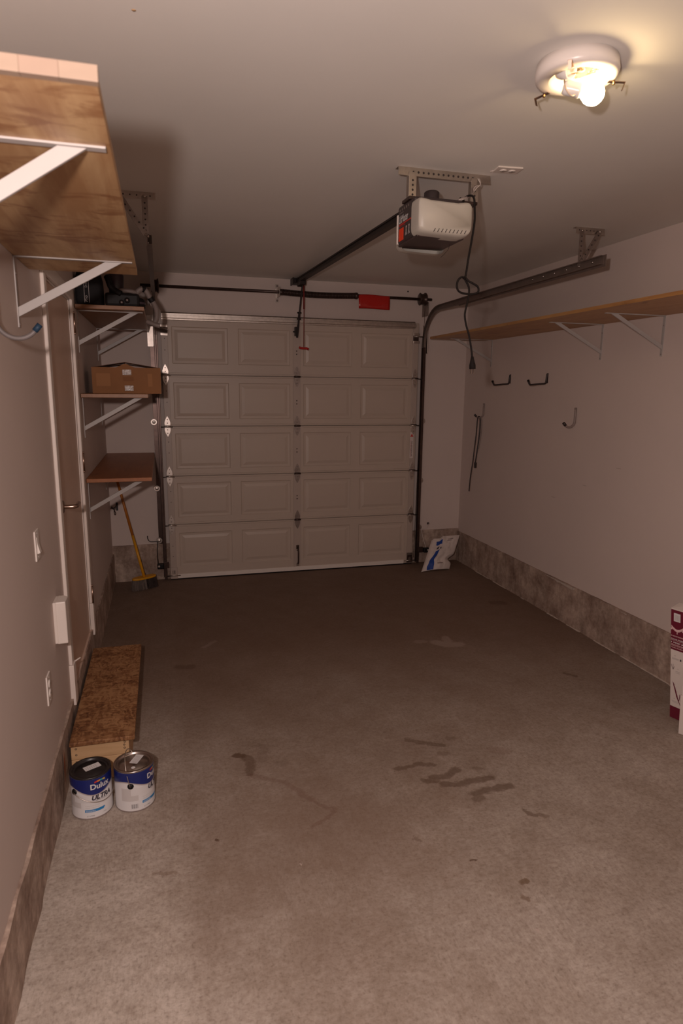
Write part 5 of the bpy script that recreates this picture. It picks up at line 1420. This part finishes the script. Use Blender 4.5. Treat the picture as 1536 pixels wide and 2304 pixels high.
for i in range(12): fs.append((2 * i, 2 * i + 2, 2 * i + 3, 2 * i + 1))
obj('ribbon_print', MB().add(rib, fs), 'pinkp', mc)
for u in (0.06, 0.94): cquad('ribbon_tail', u - 0.05, u + 0.05, 0.812, 0.830, 'pinkp', 0.0012, mc)
for body_, sz, v, m_ in (('Decorative', 0.028, 0.755, 'pinkp'), ('Floral Picks', 0.034, 0.727, 'label'), ('Fleurs', 0.032, 0.697, 'label'), ('décoratives', 0.028, 0.677, 'pinkp'), ('Varas florales', 0.030, 0.652, 'pinkp')):
    vs_, fs_ = text2d(body_, sz, align='CENTER', bold=0.0004)
    wmx = max(abs(x) for x, y in vs_)
    k_ = min(1.0, 0.47 * wdt / wmx)
    obj('carton_lettering', MB().add([cp_(0.5, v, 0.0016) + eu * (x * k_) + Vector((0, 0, y * k_ * 0.9)) for x, y in vs_], fs_), m_, mc)
for v in (0.7205, 0.6715): cquad('rule_line', 0.02, 0.98, v - 0.0012, v + 0.0012, 'pinkp', 0.0014, mc)
lamp_ = [(0.46, 0.782), (0.54, 0.782), (0.53, 0.80), (0.50, 0.812), (0.47, 0.80)]
obj('flower_symbol', MB().add([cp_(u, v, 0.0014) for u, v in lamp_], [tuple(range(5))]), 'pinkp', mc)
# drawn stems and small captions on the white part
def stem(pts, wdm, m_='maroon'):
    vs = []; fs = []
    for (u, v), w_ in zip(pts, wdm):
        vs += [cp_(u - w_ / 2, v, 0.0012), cp_(u + w_ / 2, v, 0.0012)]
    for i in range(len(pts) - 1): fs.append((2 * i, 2 * i + 1, 2 * i + 3, 2 * i + 2))
    obj('flower_stem', MB().add(vs, fs), m_, mc)
stem([(0.24, 0.335), (0.34, 0.30), (0.44, 0.265), (0.56, 0.215), (0.70, 0.175), (0.90, 0.13)], [0.06, 0.10, 0.11, 0.12, 0.08, 0.03])
stem([(0.80, 0.245), (0.78, 0.215), (0.72, 0.18)], [0.05, 0.06, 0.03])
stem([(0.22, 0.505), (0.23, 0.46)], [0.03, 0.03], 'hookgrey')
stem([(0.08, 0.500), (0.14, 0.47), (0.22, 0.455), (0.32, 0.485)], [0.03, 0.05, 0.06, 0.03], 'hookgrey')
for k in range(10):
    t_ = k / 9; u = 0.26 + 0.42 * t_; v = 0.332 - 0.145 * t_; s_ = 1 if k % 2 else -1
    stem([(u, v), (u + 0.09 * s_, v + 0.012)], [0.03, 0.015], 'maroon')
for u0, u1, v in ((0.30, 0.42, 0.585), (0.12, 0.70, 0.560), (0.12, 0.62, 0.552), (0.55, 0.66, 0.470), (0.40, 0.78, 0.445), (0.42, 0.76, 0.432), (0.30, 0.40, 0.190), (0.14, 0.62, 0.165), (0.20, 0.66, 0.155)):
    cquad('caption_line', u0, u1, v - 0.0022, v + 0.0022, 'greyprint', 0.0012, mc)
cquad('punched_hole', 0.76, 0.86, 0.548, 0.566, 'ink', 0.0014, mc)
# open top flaps
fl_ = MB().add([cp_(0, 1.0, 0), cp_(1, 1.0, 0), cp_(1, 1.0, 0) + Vector((0, 0, 0.022)) + en * -0.075, cp_(0, 1.0, 0) + Vector((0, 0, 0.014)) + en * -0.075], [(0, 1, 2, 3)])
f_o = obj('top_flap', fl_, 'cartonw', mc); md = f_o.modifiers.new('thick', 'SOLIDIFY'); md.thickness = 0.002
# white carton in front of it, cut by the frame
wc = thing('white_carton', 'plain white carton standing in front of the maroon one', 'carton', (2.72, -3.62, 0))
A2 = Vector((2.578, -3.508, 0)); u3 = Vector((0.585, -0.811, 0)).normalized(); n3 = Vector((u3.y, -u3.x, 0))
if n3.dot(CAM - A2) < 0: n3 = -n3
def wbox(name, z0, z1, g):
    q = [A2 + n3 * g - u3 * g, A2 + u3 * (0.24 + g) + n3 * g, A2 + u3 * (0.24 + g) - n3 * (0.10 + g), A2 - n3 * (0.10 + g) - u3 * g]
    b_ = MB().add([*[p + Vector((-0.06 * z0, 0, z0)) for p in q], *[p + Vector((-0.06 * z1, 0, z1)) for p in q]], [(3, 2, 1, 0), (0, 1, 5, 4), (1, 2, 6, 5), (2, 3, 7, 6), (3, 0, 4, 7), (4, 5, 6, 7)])
    return obj(name, b_, 'cartonw', wc, 0.0015)
wbox('carton_base', 0.0, 0.224, 0.0)
wbox('carton_lid', 0.2255, 0.455, -0.0035)

print('objects', len(bpy.data.objects))
